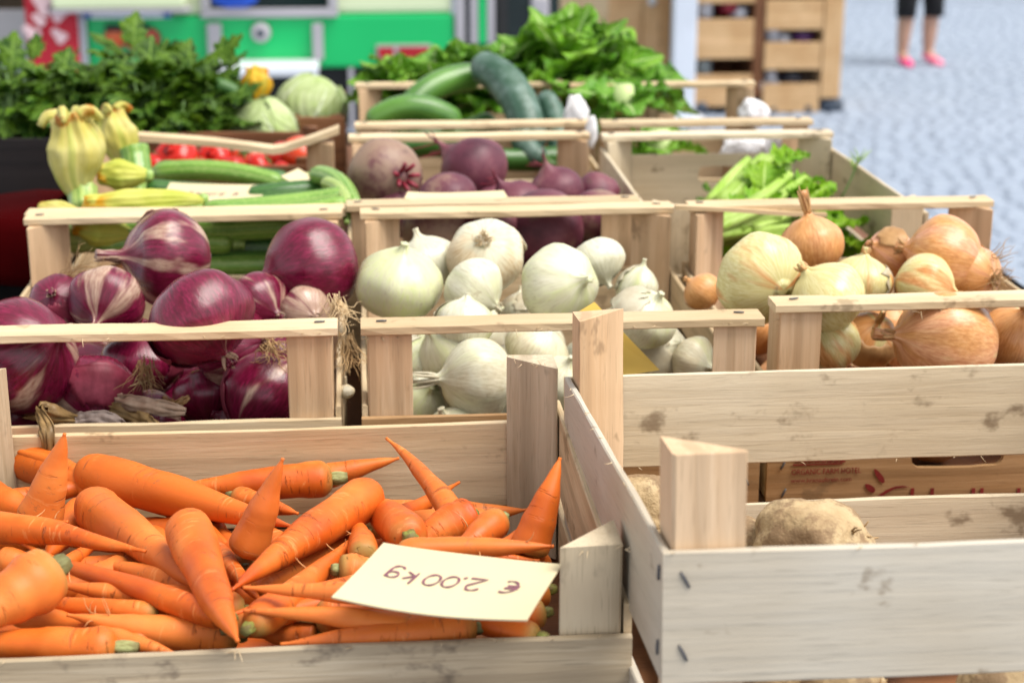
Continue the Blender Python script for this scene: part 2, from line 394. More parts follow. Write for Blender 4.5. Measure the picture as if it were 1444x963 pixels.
def blossom_mat(name, a, b, tip):
    m = Mat(name, .5, .3); u = m.uv(); s = m.n('SeparateXYZ', {0: u}).outputs
    v = m.scale(m.obj(), (1., 1., 1.), m.rnd()); n = m.noise(v, 40., 4.)
    c = m.mix(m.smooth(n, .3, .7), a, b)
    st = m.math('SINE', m.math('MULTIPLY', s[0], 31.4))
    c = m.mix(m.math('MULTIPLY', m.smooth(st, .5, .95), .5), c, (.42, .50, .08))
    c = m.mix(m.math('MULTIPLY', m.smooth(m.math('ADD', s[1], m.math('MULTIPLY', n, .6)), 1.05, 1.22), m.smooth(m.noise(v, 55., 2.), .45, .6)), c, tip)
    m.base(c); m.bump(n, .4, .002); m.translucent(.25, c); return m.m
M['blos'] = blossom_mat('squash_blossom', (.58, .50, .11), (.70, .63, .24), (.50, .18, .02))
M['blosg'] = blossom_mat('green_squash_blossom', (.55, .58, .08), (.70, .68, .16), (.72, .36, .02))
M['bloso'] = blossom_mat('orange_squash_blossom', (.72, .36, .01), (.80, .50, .04), (.60, .20, .01))
def celeriac_mat():
    m = Mat('celeriac_skin', .7, .25); v = m.scale(m.obj(), (1., 1., 1.), m.rnd())
    n = m.noise(v, 22., 5., .65); n2 = m.noise(v, 80., 4., .6)
    c = m.ramp(n, [(.3, (.25, .155, .075)), (.5, (.46, .33, .18)), (.72, (.58, .45, .27))])
    c = m.mix(m.math('MULTIPLY', m.smooth(m.noise(v, 34., 5., .7), .45, .55), .8), c, (.22, .135, .072)); m.base(c); m.bump(m.math('ADD', n, n2), .7, .004); return m.m
M['celeriac'] = celeriac_mat()
M['stalk'] = leaf_mat('celery_stalk', (.32, .52, .06), (.50, .66, .18), (.62, .74, .34), .35, .15, .01, .2)

# ================================================================== the setting
vs, fs = [], []
N = 30
for j in range(N + 1):
    for i in range(N + 1):
        vs.append(((i / N - .5) * 800, (j / N - .5) * 800, 0))
for j in range(N):
    for i in range(N):
        a = j * (N + 1) + i; fs.append((a, a + 1, a + N + 2, a + N + 1))
tag(mesh_obj('ground', vs, fs, M['ground'], smooth=False), 'pale blue grey cobbled square around the market stall', None, None, 'structure')
# cobbles: every stone a small domed block, joined
vs, fs = [], []
y = 5.2; row = 0
while y < 15.5:
    x = 1.2 + (row % 2) * .06
    ph = .105 + .01 * math.sin(row * 1.7)
    x1 = 2.2 + y * .31
    while x < x1 + .6:
        wx = .11 * random.uniform(.78, 1.25); g = .007
        h = random.uniform(.006, .010); tl = random.uniform(-.0016, .0016); tw = random.uniform(-.002, .002)
        b = len(vs); xa, xb, ya, yb = x + g, x + wx - g, y + g, y + ph - g; e = .014
        jx = [random.uniform(-.005, .005) for _ in range(8)]
        vs += [(xa + jx[0], ya + jx[1], .0), (xb + jx[2], ya + jx[3], .0), (xb + jx[4], yb + jx[5], .0), (xa + jx[6], yb + jx[7], .0),
               (xa + e, ya + e, h + tl), (xb - e, ya + e, h - tl), (xb - e, yb - e, h - tl + tw), (xa + e, yb - e, h + tl + tw)]
        fs += [tuple(b + i for i in q) for q in ((4, 5, 6, 7), (0, 1, 5, 4), (1, 2, 6, 5), (2, 3, 7, 6), (3, 0, 4, 7))]
        x += wx
    y += ph; row += 1
tag(mesh_obj('cobblestones', vs, fs, M['cobble'], smooth=False), 'small grey blue cobblestones laid in rows across the square', None, None, 'stuff')

# dark rendered building wall far behind the banner
wl = empty('building_wall', (-3.9, 12.6, 0), 'dark brown rendered wall behind the red banner', 'wall')
box_obj('wall_face', -2.6, 2.0, 0, .4, .35, 4.2, M['wallm'], wl)
box_obj('plinth', -2.62, 2.02, -.05, .42, 0, .35, M['vgrey'], wl)

# ================================================================== background van
def build_van():
    Y = 9.4
    t = empty('food_van', (-.55, Y, 0), 'bright green and pale green vendor van with fold-down rear step', 'van')
    def L(px, py): p = at_y(px, py, Y); return p.x + .55, p.z
    x0 = L(122, 40)[0]; x1 = L(641, 60)[0]
    z0 = L(400, 97)[1]; zg = L(560, 20)[1]
    b = box_obj('green_body', x0, x1, 0, 3.4, z0, zg, M['vgreen'], t, .02)
    box_obj('upper_body', x0 + .01, x1 - .01, .012, 3.39, zg + .001, 2.15, M['vpale'], t, .03)
    box_obj('roof', x0 - .03, x1 + .03, -.05, 3.45, 2.153, 2.22, M['vwhite'], t, .02)
    # body floor and chassis blackened to stand in for the shade under the van
    box_obj('chassis', x0 + .05, x1 - .05, .06, 3.3, .16, z0 - .004, M['rubber'], t)
    for wx in (x0 + .12, x1 - .12):
        for wy in (.7, 2.7):
            v, f = tube_data([(wx - .09, wy, .29), (wx - .08, wy, .29), (wx + .08, wy, .29), (wx + .09, wy, .29)], [.24, .29, .29, .24], 24)
            wh = mesh_obj('wheel', v, f, M['rubber'], t)
            v, f = tube_data([(wx - .095, wy, .29), (wx + .095, wy, .29)], [.15, .15], 18)
            mesh_obj('rim', v, f, M['vgrey'], wh, smooth=False)
    # white corner strip, left
    xs, _ = L(105, 40)
    box_obj('corner_strip', xs, x0 - .002, -.012, .05, z0, 1.9, M['vwhite'], t, .01)
    # pale hatch lid above the plate
    a = L(80, 6); c = L(265, 6); zl = L(200, 8)[1]
    box_obj('hatch_lid', a[0], c[0], -.16, -.006, zl, zl + .36, M['vpale'], t, .02)
    box_obj('hatch_edge', a[0] - .01, c[0] + .02, -.17, -.005, zl - .022, zl - .002, M['vgrey'], t, .006)
    # number plate: blue ends, white middle
    a = L(117, 10); c = L(243, 26); pz0, pz1 = L(180, 26)[1], L(180, 11)[1]
    pl = box_obj('number_plate', a[0], c[0], -.03, -.007, pz0, pz1, M['vwhite'], t, .004)
    wq = (c[0] - a[0]) * .09
    box_obj('blue_band', a[0] + .002, a[0] + wq, -.034, -.031, pz0 + .003, pz1 - .003, M['blue'], pl)
    box_obj('blue_band', c[0] - wq, c[0] - .002, -.034, -.031, pz0 + .003, pz1 - .003, M['blue'], pl)
    # tail lamps
    for px, mt in ((162, 'lampo'), (188, 'lamp'), (212, 'lamp')):
        q = L(px, 55)
        v, f = tube_data([(q[0], -.035, q[1]), (q[0], -.03, q[1]), (q[0], .0, q[1])], [.045, .055, .058], 20)
        mesh_obj('tail_lamp', v, f, M[mt], t)
    q = L(200, 55); box_obj('lamp_bar', q[0] - .025, q[0] + .025, -.04, -.036, q[1] - .045, q[1] + .045, M['vwhite'], t, .004)
    for px in (163, 198):
        q = L(px, 40); box_obj('lamp_hood', q[0] - .05, q[0] + .05, -.05, -.002, q[1] - .012, q[1] + .02, M['rubber'], t, .006)
    # service window with grey frame, blue bag inside
    a = L(283, 0); c = L(476, 0); zs = L(380, 17)[1]
    wn = box_obj('window_frame', a[0], c[0], -.03, -.004, zs - .03, zs + .02, M['vgrey'], t, .006)
    box_obj('window_sash', a[0], a[0] + .05, -.03, -.004, zs + .022, zs + .7, M['vgrey'], t, .006)
    box_obj('window_sash', c[0] - .05, c[0], -.03, -.004, zs + .022, zs + .7, M['vgrey'], t, .006)
    box_obj('window_pane', a[0] + .052, c[0] - .052, -.018, -.012, zs + .022, zs + .69, M['glass'], t)
    # fold-down step with two brackets
    a = L(297, 80); c = L(450, 80); zt = L(380, 84)[1]
    box_obj('step_plate', a[0], c[0], -.30, -.004, zt - .055, zt - .0, M['vwhite'], t, .012)
    for p0, p1 in ((292, 312), (440, 455)):
        a2, c2 = L(p0, 30), L(p1, 30); zb = L(p0, 33)[1]
        box_obj('step_bracket', a2[0], c2[0], -.05, -.003, zt - .003, zb, M['vgrey'], t, .008)
    # round cap
    q = L(368, 46)
    v, f = tube_data([(q[0], -.05, q[1]), (q[0], -.045, q[1]), (q[0], -.002, q[1])], [.04, .05, .055], 28)
    cp = mesh_obj('round_cap', v, f, M['vgrey'], t)
    v, f = tube_data([(q[0], -.056, q[1]), (q[0], -.053, q[1])], [.018, .024], 16)
    mesh_obj('cap_hub', v, f, M['foot'], cp)
    # red reflector plate, lower right, with pale frame
    a = L(530, 60); c = L(608, 60); za, zb = L(560, 84)[1], L(560, 63)[1]
    fr = box_obj('reflector_frame', a[0], c[0], -.02, -.003, za, zb, M['vgrey'], t, .006)
    m_ = (a[0] + c[0]) / 2
    box_obj('reflector', a[0] + .012, m_ - .055, -.026, -.021, za + .01, zb - .012, M['lamp'], fr)
    box_obj('reflector', m_ - .03, c[0] - .012, -.026, -.021, za + .01, zb - .012, M['lamp'], fr)
    # leg prop
    q = L(495, 100); box_obj('prop_leg', q[0] - .014, q[0] + .014, -.02, .02, 0, z0 - .002, M['vgrey'], t)
    # cab beyond the grey pillar
    a = L(641, 40); c = L(655, 40)
    box_obj('door_pillar', a[0] + .003, c[0], -.02, .1, .30, 2.1, M['vgrey'], t, .01)
    d = L(790, 40)
    box_obj('cab_glass', c[0] + .002, d[0], .04, .09, .36, 1.9, M['glass'], t)
    e, g = L(702, 40), L(716, 40)
    box_obj('cab_mullion', e[0], g[0], .0, .039, .34, 1.9, M['rubber'], t)
    box_obj('cab_wheel_arch', c[0] + .002, d[0], .0, .5, .12, .34, M['rubber'], t, .02)
    for k in range(3):
        q = L(668 + 12 * k, 20)
        box_obj('seat_panel', q[0] - .02, q[0] + .022, .0, .038, .46, .80, M['vgrey' if k != 1 else 'vgreen'], t, .008)
    q = L(760, 15); box_obj('mirror', q[0] - .05, q[0] + .05, -.08, -.001, q[1] - .05, q[1] + .08, M['vgrey'], t, .02)
    return t
build_van()
p = at_y(335, 6, 9.29)
bagv, bagf = tube_data([(0, 0, -.10), (0, 0, -.06), (0, 0, .05), (0, 0, .10)], [.06, .15, .16, .08], 20, lambda i, ph, q: 1 + .12 * math.sin(3 * ph + i))
bg_ = mesh_obj('shopping_bag', bagv, bagf, M['bluebag']); bg_.location = (p.x, 9.26, p.z + .062); bg_.scale = (.8, .35, .8)
tag(bg_, 'blue bag in the service window of the green van', 'bag')

# red banner
p0 = at_y(30, 0, 9.3); p1 = at_y(107, 0, 9.3)
bn = empty('red_banner', ((p0.x + p1.x) / 2, 9.3, 0), 'red roll-up banner with pale printed shapes left of the green van', 'banner')
bw = (p1.x - p0.x) / 2
vs, fs = [], []
for j in range(14):
    for i in range(9):
        u, v = i / 8, j / 13
        x = (u * 2 - 1) * bw * (1 - .12 * (1 - v) * (0 if u > .5 else 1)); vs.append((x, .012 * math.sin(u * 7 + v * 3), .14 + v * 1.9))
for j in range(13):
    for i in range(8):
        a = j * 9 + i; fs.append((a, a + 1, a + 10, a + 9))
cl_ = mesh_obj('cloth', vs, fs, M['banner'], bn); so_ = cl_.modifiers.new('t', 'SOLIDIFY'); so_.thickness = .006
box_obj('base', -bw - .05, bw + .05, -.12, .12, 0, .13, M['vgrey'], bn, .02)
box_obj('pole', -.015, .015, .02, .05, .131, 2.05, M['vgrey'], bn)
for (px, py, sx, sz) in ((62, 6, .05, .07), (80, 20, .035, .05), (45, 48, .03, .05), (84, 52, .028, .045), (55, 30, .02, .04)):
    q = at_y(px, py, 9.27)
    v, f = tube_data([(q.x - bn.location.x, -.024, q.z), (q.x - bn.location.x, -.018, q.z)], [1., 1.], 14, lambda i, ph, q_: math.hypot(math.cos(ph) * sx, math.sin(ph) * sz) * (1 + .25 * math.sin(3 * ph)))
    mesh_obj('printed_shape', v, f, M['bannerw'], bn, smooth=False)

# ================================================================== wooden shelving on the right
def build_shelf():
    Y = 9.7
    t = empty('display_shelf', (2.3, Y, 0), 'wooden display shelving with two columns of tilted fronts at the square edge', 'shelf')
    def L(px, py): p = at_y(px, py, Y); return p.x - 2.3, p.z
    H = 1.7
    xl, xm0, xm1, xr0, xr1 = L(972, 80)[0], L(1062, 80)[0], L(1076, 80)[0], L(1158, 80)[0], L(1186, 80)[0]
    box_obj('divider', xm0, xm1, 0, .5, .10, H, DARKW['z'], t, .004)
    box_obj('side_panel', xr0 + .002, xr1, -.02, .52, .09, H, SHELF['z'], t, .006)
    box_obj('side_panel', xl - .05, xl - .002, 0, .5, .10, H, SHELF['z'], t, .006)
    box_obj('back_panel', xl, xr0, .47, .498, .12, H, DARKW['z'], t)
    box_obj('top_board', xl - .06, xr1 + .01, -.03, .53, H + .002, H + .03, SHELF['x'], t, .005)
    for c, (a, b) in enumerate(((xl, xm0 - .002), (xm1 + .002, xr0))):
        tops = ((27, 83), (105, 150)) if c == 0 else ((0, 42), (60, 98), (118, 158))
        for (pa, pb) in tops:
            pxm = 1020 if c == 0 else 1118
            za, zb = L(pxm, pa)[1], L(pxm, pb)[1]
            box_obj('front_board', a + .003, b - .003, -.015, .008, zb, za, SHELF['x'], t, .004)
            box_obj('shelf_board', a + .003, b - .003, .009, .468, zb + .005, zb + .02, SHELF['x'], t)
        for k in range(5):
            za = (L(1118, 0)[1] if c else L(1020, 27)[1]) + (.0 if c == 0 else .0) + .22 * (k + 1)
            box_obj('front_board', a + .003, b - .003, -.015, .008, za - .13, za, SHELF['x'], t, .004)
            box_obj('shelf_board', a + .003, b - .003, .009, .468, za - .125, za - .11, SHELF['x'], t)
    # dark feet
    for px in (985, 1090, 1140, 1172):
        q = L(px, 165); vs_, fs_ = tube_data([(q[0], .05, .0), (q[0], .05, .02), (q[0], .05, .075), (q[0], .05, .088)], [.05, .075, .07, .04], 14, lambda i, ph, p: 1 + .1 * math.sin(2 * ph + px))
        mesh_obj('foot', vs_, fs_, M['foot'], t)
    box_obj('base_rail', xl - .04, xr1 - .01, .10, .42, .02, .085, M['foot'], t, .01)
    return t
build_shelf()
def packet(px, py, w_, h_, mat, label, cat='packet', shape=0):
    Yp = 9.80
    q = at_y(px, py, Yp); o_z = q.z
    t = empty('packet', (q.x, Yp, o_z - h_ / 2), label, cat, 'goods on the wooden shelving')
    prof = [(.0, .8), (.08, 1.), (.6, 1.), (.85, .75 if shape else .96), (1., .35 if shape else .8)]
    v, f = tube_data([(0, 0, h_ * a) for a, b in prof], [w_ / 2 * b for a, b in prof], 14)
    mesh_obj('body', v, f, M[mat], t)
    v, f = tube_data([(0, 0, h_ * 1.001), (0, 0, h_ * 1.10)], [w_ * .2, w_ * .2], 10); mesh_obj('cap', v, f, M['goods_g'], t)
for a in ((993, 14, .10, .10, 'goods_w', 'white packet in the upper opening of the shelving by the white pole', 0),
          (1027, 8, .12, .09, 'goods_r', 'dark red packet in the top left opening of the wooden shelving', 1),
          (1041, 18, .11, .06, 'goods_w', 'small pinkish white packet beneath the dark red packet on shelving', 0),
          (990, 95, .11, .10, 'goods_g', 'grey green packet in the lower left opening of the shelving', 0),
          (1088, 47, .09, .10, 'goods_w', 'white packet at the left of the upper right shelf opening', 0),
          (1105, 54, .08, .06, 'goods_w', 'little white packet beside the violet one on the shelving', 1),
          (1132, 52, .12, .06, 'goods_v', 'violet packet in the upper right shelf opening', 0),
          (1086, 109, .08, .10, 'goods_w', 'white packet in the bottom right shelf opening', 1),
          (1116, 112, .15, .07, 'goods_k', 'black packet in the bottom right shelf opening', 0),
          (1128, 114, .05, .05, 'goods_w', 'tiny white packet resting against the black one on the lowest shelf', 1)):
    packet(*a[:6], shape=a[6])
# white pole and wooden board beside the shelving
p0, p1 = at_y(946, 100, 9.55), at_y(979, 100, 9.55)
ps = empty('white_pole', ((p0.x + p1.x) / 2, 9.55, 0), 'broad white stall pole left of the wooden shelving', 'pole')
hw = (p1.x - p0.x) / 2
box_obj('pole_shaft', -hw, hw, -.05, .05, .02, 2.6, M['wpole'], ps, .012)
box_obj('foot_plate', -hw - .06, hw + .06, -.12, .12, 0, .019, M['wpole'], ps, .004)
p0, p1, p2, p3 = (at_y(x, 60, 9.9) for x in (768, 858, 906, 944))
bd = empty('wooden_cupboard', (p0.x, 9.9, 0), 'tall wooden cupboard of pale and brown panels behind the lettuce', 'cupboard')
box_obj('panel', 0, p1.x - p0.x - .003, 0, .03, .14, 1.8, WOOD['z'], bd, .004)
box_obj('panel', p1.x - p0.x, p2.x - p0.x - .003, .012, .04, .14, 1.8, SHELF['z'], bd, .004)
box_obj('panel', p2.x - p0.x, p3.x - p0.x, -.006, .03, .14, 1.8, SHELF['z'], bd, .004)
box_obj('carcass', .0, p3.x - p0.x, .042, .5, .1, 1.82, DARKW['z'], bd)
box_obj('plinth', .02, p3.x - p0.x - .02, .05, .46, 0, .099, M['foot'], bd)
q = at_y(920, 2, 9.87); v, f = tube_data([(q.x - p0.x, -.03, q.z), (q.x - p0.x, -.008, q.z)], [.028, .022], 14); mesh_obj('knob', v, f, M['vwhite'], bd)

# ================================================================== the passer-by
def build_person():
    base = at_z(1291, 92, 0)
    t = empty('person', base, 'person in black knee-length shorts and pink shoes standing on the cobbles', 'person', rot=(0, 0, R(12)))
    sc = .90
    J = {'pel': (0, 0, .88), 'waist': (0, .0, 1.05), 'chest': (0, -.01, 1.26), 'neck': (0, 0, 1.42), 'head': (0, -.02, 1.52), 'top': (0, -.01, 1.64)}
    rad = {'pel': (.15, .11), 'waist': (.125, .095), 'chest': (.14, .10), 'neck': (.05, .05), 'head': (.085, .10), 'top': (.06, .07)}
    E_ = [('pel', 'waist'), ('waist', 'chest'), ('chest', 'neck'), ('neck', 'head'), ('head', 'top')]
    for s, nm in ((-1, 'l'), (1, 'r')):
        dx = .012 * s
        J.update({nm + 'hip': (s * .09, 0, .82), nm + 'knee': (s * .10 + dx * .3, -.02, .46), nm + 'calf': (s * .105 + dx * .5, .01, .33), nm + 'ank': (s * .105 + dx * .8, .02, .075), nm + 'toe': (s * .13 + dx, -.10, .035),
                  nm + 'sho': (s * .18, 0, 1.36), nm + 'elb': (s * .24, .03, 1.10), nm + 'wri': (s * .24, -.06, .88), nm + 'pal': (s * .235, -.08, .81)})
        rad.update({nm + 'hip': (.092, .10), nm + 'knee': (.056, .058), nm + 'calf': (.058, .062), nm + 'ank': (.036, .038), nm + 'toe': (.035, .022),
                    nm + 'sho': (.06, .06), nm + 'elb': (.04, .04), nm + 'wri': (.028, .025), nm + 'pal': (.036, .018)})
        E_ += [('pel', nm + 'hip'), (nm + 'hip', nm + 'knee'), (nm + 'knee', nm + 'calf'), (nm + 'calf', nm + 'ank'), (nm + 'ank', nm + 'toe'),
               ('chest', nm + 'sho'), (nm + 'sho', nm + 'elb'), (nm + 'elb', nm + 'wri'), (nm + 'wri', nm + 'pal')]
        for k in range(5):
            a = (k - 1.6) * .012
            f1, f2 = nm + 'fa%d' % k, nm + 'fb%d' % k
            if k < 4: J[f1] = (s * .235, -.085 + a, .765 - .004 * abs(k - 1)); J[f2] = (s * .222, -.092 + a, .725 + .006 * abs(k - 1)); 
            else: J[f1] = (s * .215, -.115, .80); J[f2] = (s * .205, -.13, .77)
            rad[f1] = (.010, .010); rad[f2] = (.008, .008); E_ += [(nm + 'pal', f1), (f1, f2)]
    names = list(J); me = bpy.data.meshes.new('body')
    me.from_pydata([Vector(J[k]) * sc for k in names], [(names.index(a), names.index(b)) for a, b in E_], [])
    o = link('body', me, t); o.data.materials.append(M['skin'])
    sk = o.modifiers.new('skin', 'SKIN'); sub = o.modifiers.new('sub', 'SUBSURF'); sub.levels = sub.render_levels = 2
    for i, k in enumerate(names):
        d = me.skin_vertices[0].data[i]; d.radius = rad[k]; d.use_root = (k == 'pel')
    # shorts: two legs + hip, shirt, shoes, hair as clothing
    def garment(name, secs, mat, seg=20):
        v, f = tube_data([Vector(c) * sc for c, a, b in secs], [1] * len(secs), seg,
                         cap=False)
        v = []
        for c, a, b in secs:
            for k in range(seg):
                ph = 2 * math.pi * k / seg; wob = 1 + .03 * math.sin(5 * ph + c[2] * 30)
                v.append(Vector((c[0] + a * wob * math.cos(ph), c[1] + b * wob * math.sin(ph), c[2])) * sc)
        g = mesh_obj(name, v, f, M[mat], t); m_ = g.modifiers.new('t', 'SOLIDIFY'); m_.thickness = .006; return g
    for s in (-1, 1):
        garment('shorts_leg', [((s * .122, -.01, .375), .075, .08), ((s * .118, -.015, .47), .08, .085), ((s * .10, -.005, .65), .098, .105), ((s * .085, 0, .82), .115, .12), ((s * .07, 0, .90), .10, .12)], 'shorts')
    garment('shorts_waist', [((0, 0, .80), .19, .135), ((0, 0, .90), .178, .13), ((0, 0, 1.0), .155, .115)], 'shorts')
    garment('shirt', [((0, 0, .94), .185, .14), ((0, 0, 1.06), .165, .125), ((0, -.005, 1.22), .175, .125), ((0, 0, 1.34), .165, .10), ((0, 0, 1.42), .075, .07)], 'shirt')
    for s in (-1, 1):
        garment('sleeve', [((s * .165, 0, 1.39), .06, .07), ((s * .20, .005, 1.28), .062, .065), ((s * .225, .02, 1.17), .06, .06)], 'shirt')
    for s, mt in ((-1, 'shoe'), (1, 'shoe2')):
        fx = s * .105 + s * .011
        secs = [(.055, .0, .02, .055), (.045, .036, .04, .07), (.0, .042, .042, .06), (-.06, .046, .036, .04), (-.12, .044, .028, .028), (-.155, .025, .016, .018)]
        v = []; seg = 16
        for (yy, wd, zr, zc) in secs:
            for k in range(seg):
                ph = 2 * math.pi * k / seg
                v.append(Vector((fx + max(wd, .012) * math.cos(ph) + s * -yy * .12, yy, max(.004, zc + zr * math.sin(ph)))) * sc)
        f = [(i * seg + k, i * seg + (k + 1) % seg, (i + 1) * seg + (k + 1) % seg, (i + 1) * seg + k) for i in range(len(secs) - 1) for k in range(seg)]
        f += [tuple(range(seg)), tuple((len(secs) - 1) * seg + k for k in range(seg))]
        mesh_obj('shoe', v, f, M[mt], t)
    bm = bmesh.new(); bmesh.ops.create_icosphere(bm, subdivisions=3, radius=.115)
    for v in bm.verts:
        v.co *= 1 + .06 * nz(v.co, 20.)
        if v.co.y < -.05 and v.co.z < .05: v.co.y = -.05
    me = bpy.data.meshes.new('hair'); bm.to_mesh(me); bm.free()
    me.polygons.foreach_set('use_smooth', [True] * len(me.polygons)); me.materials.append(M['hairm']); h = link('hair', me, t); h.location = (0, .025, 1.575 * sc)
    for s in (-1, 1):
        for nm, y_, z_, r_ in (('eye', -.108, 1.545, .011), ('ear', -.01, 1.535, .02)):
            bm = bmesh.new(); bmesh.ops.create_uvsphere(bm, u_segments=8, v_segments=6, radius=r_); me = bpy.data.meshes.new(nm); bm.to_mesh(me); bm.free()
            me.materials.append(M['skin' if nm == 'ear' else 'hairm']); e = link(nm, me, t); e.location = ((.035 if nm == 'eye' else .092) * s * sc, y_ * sc, z_ * sc)
    v, f = tube_data([(0, -.105, 1.55), (0, -.125, 1.52), (0, -.118, 1.50)], [.008, .014, .010], 8); mesh_obj('nose', v, f, M['skin'], t)
    v, f = tube_data([(-.025, -.10, 1.475), (0, -.106, 1.472), (.025, -.10, 1.475)], [.004, .007, .004], 8); mesh_obj('mouth', v, f, M['lampo'], t)
    return t
build_person()

# ================================================================== stall table
TB = 1.112
tb = empty('market_table', (.12, 1.75, 0), 'long market stall table under the vegetable crates, covered with dark cloth', 'table')
box_obj('table_top', -.47, .62, -1.02, 1.05, TB - .03, TB - .002, DARKW['x'], tb)
box_obj('cloth_skirt', -.478, .628, -1.03, -1.022, .35, TB - .001, M['dark'], tb)
box_obj('cloth_skirt', -.482, -.472, -1.02, 1.05, .35, TB - .001, M['dark'], tb)
box_obj('cloth_skirt', .622, .632, -1.02, 1.05, .35, TB - .001, M['dark'], tb)
for x in (-.42, .57):
    for y_ in (-.95, .98): box_obj('leg', x - .025, x + .025, y_ - .025, y_ + .025, 0, TB - .032, DARKW['z'], tb)
# side bench with red cloth darkened as shade, left of the crates
q = at_y(20, 310, 1.95)
sb = empty('cloth_draped_box', (-.47, 2.02, 0), 'box draped in red cloth, both darkened to imitate shade, left of the zucchini crate', 'box')
box_obj('box', -.28, .110, -.172, .0, 0, 1.195, M['dark'], sb)  # near-black box stands in for the occluded gap
vs, fs = [], []
nx, ny = 14, 10
prof = [(-.185, 1.145), (-.183, 1.16), (-.180, 1.185), (-.172, 1.21), (-.155, 1.222), (-.10, 1.225), (.0, 1.224), (.1, 1.222), (.16, 1.21), (.17, 1.1)]
for j, (yy, zz) in enumerate(prof):
    for i in range(nx):
        u = i / (nx - 1); vs.append((-.30 + u * .42, yy * .5 - .09 + .006 * math.sin(u * 23 + j), zz - .012 + .004 * math.sin(u * 17 + j * .6)))
for j in range(len(prof) - 1):
    for i in range(nx - 1): a = j * nx + i; fs.append((a, a + 1, a + nx + 1, a + nx))
c_ = mesh_obj('red_cloth', vs, fs, M['dred'], sb); c_.modifiers.new('t', 'SOLIDIFY').thickness = .004  # cloth colour darkened to carry the shade over it

# ================================================================== crates
def board(name, ax, x0, x1, y0, y1, z0, z1, mat, parent, warp=.0012, rag=.0008, bow=0.):
    """a thin sawn board with rough slightly uneven edges; ax = its long axis"""
    n = 16; lo = Vector((x0, y0, z0)); hi = Vector((x1, y1, z1)); i0 = 'xyz'.index(ax)
    oth = [i for i in range(3) if i != i0]; sd_ = random.uniform(0, 100)
    vs, fs = [], []
    ring = [(0, 0), (1, 0), (1, 1), (0, 1)]
    e = .18
    prof = [(e * .5, 0), (1 - e * .5, 0), (1, e), (1, 1 - e), (1 - e * .5, 1), (e * .5, 1), (0, 1 - e), (0, e)]
    sizes = [hi[oth[0]] - lo[oth[0]], hi[oth[1]] - lo[oth[1]]]
    ch = .0009
    P = []
    for a, b in ((0, 0), (1, 0), (1, 1), (0, 1)):
        P.append((a, b))
    for k in range(n + 1):
        t = k / n; c = lo[i0] + (hi[i0] - lo[i0]) * t
        dw = Vector((0, 0, 0)); 
        for m_ in oth: dw[m_] = warp * nz((t * 2.2 + sd_, m_ * 5.1, 0))
        thin = oth[0] if sizes[0] < sizes[1] else oth[1]
        dw[thin] += bow * math.sin(math.pi * t)
        for ci, (a, b) in enumerate(P):
            sa, sb_ = (1 if a else -1), (1 if b else -1)
            for (da, db) in (((ch * -sa, 0), (0, ch * -sb_)) if sa * sb_ < 0 else ((0, ch * -sb_), (ch * -sa, 0)))[::1]:
                v = Vector((0, 0, 0)); v[i0] = c
                v[oth[0]] = lo[oth[0]] + a * sizes[0] + da + rag * nz((t * 9 + sd_, ci * 3.3, 1.)) * (.3 if sizes[0] < sizes[1] else 1)
                v[oth[1]] = lo[oth[1]] + b * sizes[1] + db + rag * nz((t * 9 + sd_, ci * 3.3, 4.)) * (.3 if sizes[1] < sizes[0] else 1)
                vs.append(v + dw)
    S = 8
    for k in range(n):
        for j in range(S):
            q = (k * S + j, k * S + (j + 1) % S, (k + 1) * S + (j + 1) % S, (k + 1) * S + j); fs.append(q)
    fs.append(tuple(range(S - 1, -1, -1))); fs.append(tuple(n * S + j for j in range(S)))
    o = mesh_obj(name, vs, fs, mat, parent, smooth=False)
    bm = bmesh.new(); bm.from_mesh(o.data); bmesh.ops.recalc_face_normals(bm, faces=bm.faces[:]); bm.to_mesh(o.data); bm.free()
    return o
def hole_board(name, x0, x1, y0, y1, z0, z1, hc, hw_, hh, mat, parent):
    """an end board with a rounded hand hole"""
    n = 40; outer, inner = [], []
    cx, cz = hc
    for k in range(n):
        a = 2 * math.pi * k / n; c, s = math.cos(a), math.sin(a)
        # rounded slot
        ix = cx + (hw_ - hh) * max(-1, min(1, c * 2.2)) + hh * math.copysign(abs(c) ** .7, c) if abs(c) > 1e-6 else cx
        inner.append((ix, cz + hh * math.copysign(abs(s) ** .55, s) * (1 + .05 * nz((k, 0, 0), 1.7))))
        tx = ((x1 - cx) / c if c > 0 else (x0 - cx) / c) if abs(c) > 1e-6 else 1e9
        tz = ((z1 - cz) / s if s > 0 else (z0 - cz) / s) if abs(s) > 1e-6 else 1e9
        tt = min(tx, tz); outer.append((cx + c * tt, cz + s * tt))
    # snap nearest outer points to the corners
    for cn in ((x0, z0), (x1, z0), (x1, z1), (x0, z1)):
        i = min(range(n), key=lambda q: (outer[q][0] - cn[0]) ** 2 + (outer[q][1] - cn[1]) ** 2); outer[i] = cn
    vs = [(x, y0, z) for x, z in outer] + [(x, y0, z) for x, z in inner] + [(x, y1, z) for x, z in outer] + [(x, y1, z) for x, z in inner]
    fs = []
    for k in range(n):
        k2 = (k + 1) % n
        fs += [(k, k2, n + k2, n + k), (2 * n + k, 3 * n + k, 3 * n + k2, 2 * n + k2), (k, 2 * n + k, 2 * n + k2, k2), (n + k, n + k2, 3 * n + k2, 3 * n + k)]
    o = mesh_obj(name, vs, fs, mat, parent, smooth=False)
    bm = bmesh.new(); bm.from_mesh(o.data); bmesh.ops.recalc_face_normals(bm, faces=bm.faces[:]); bm.to_mesh(o.data); bm.free()
    return o
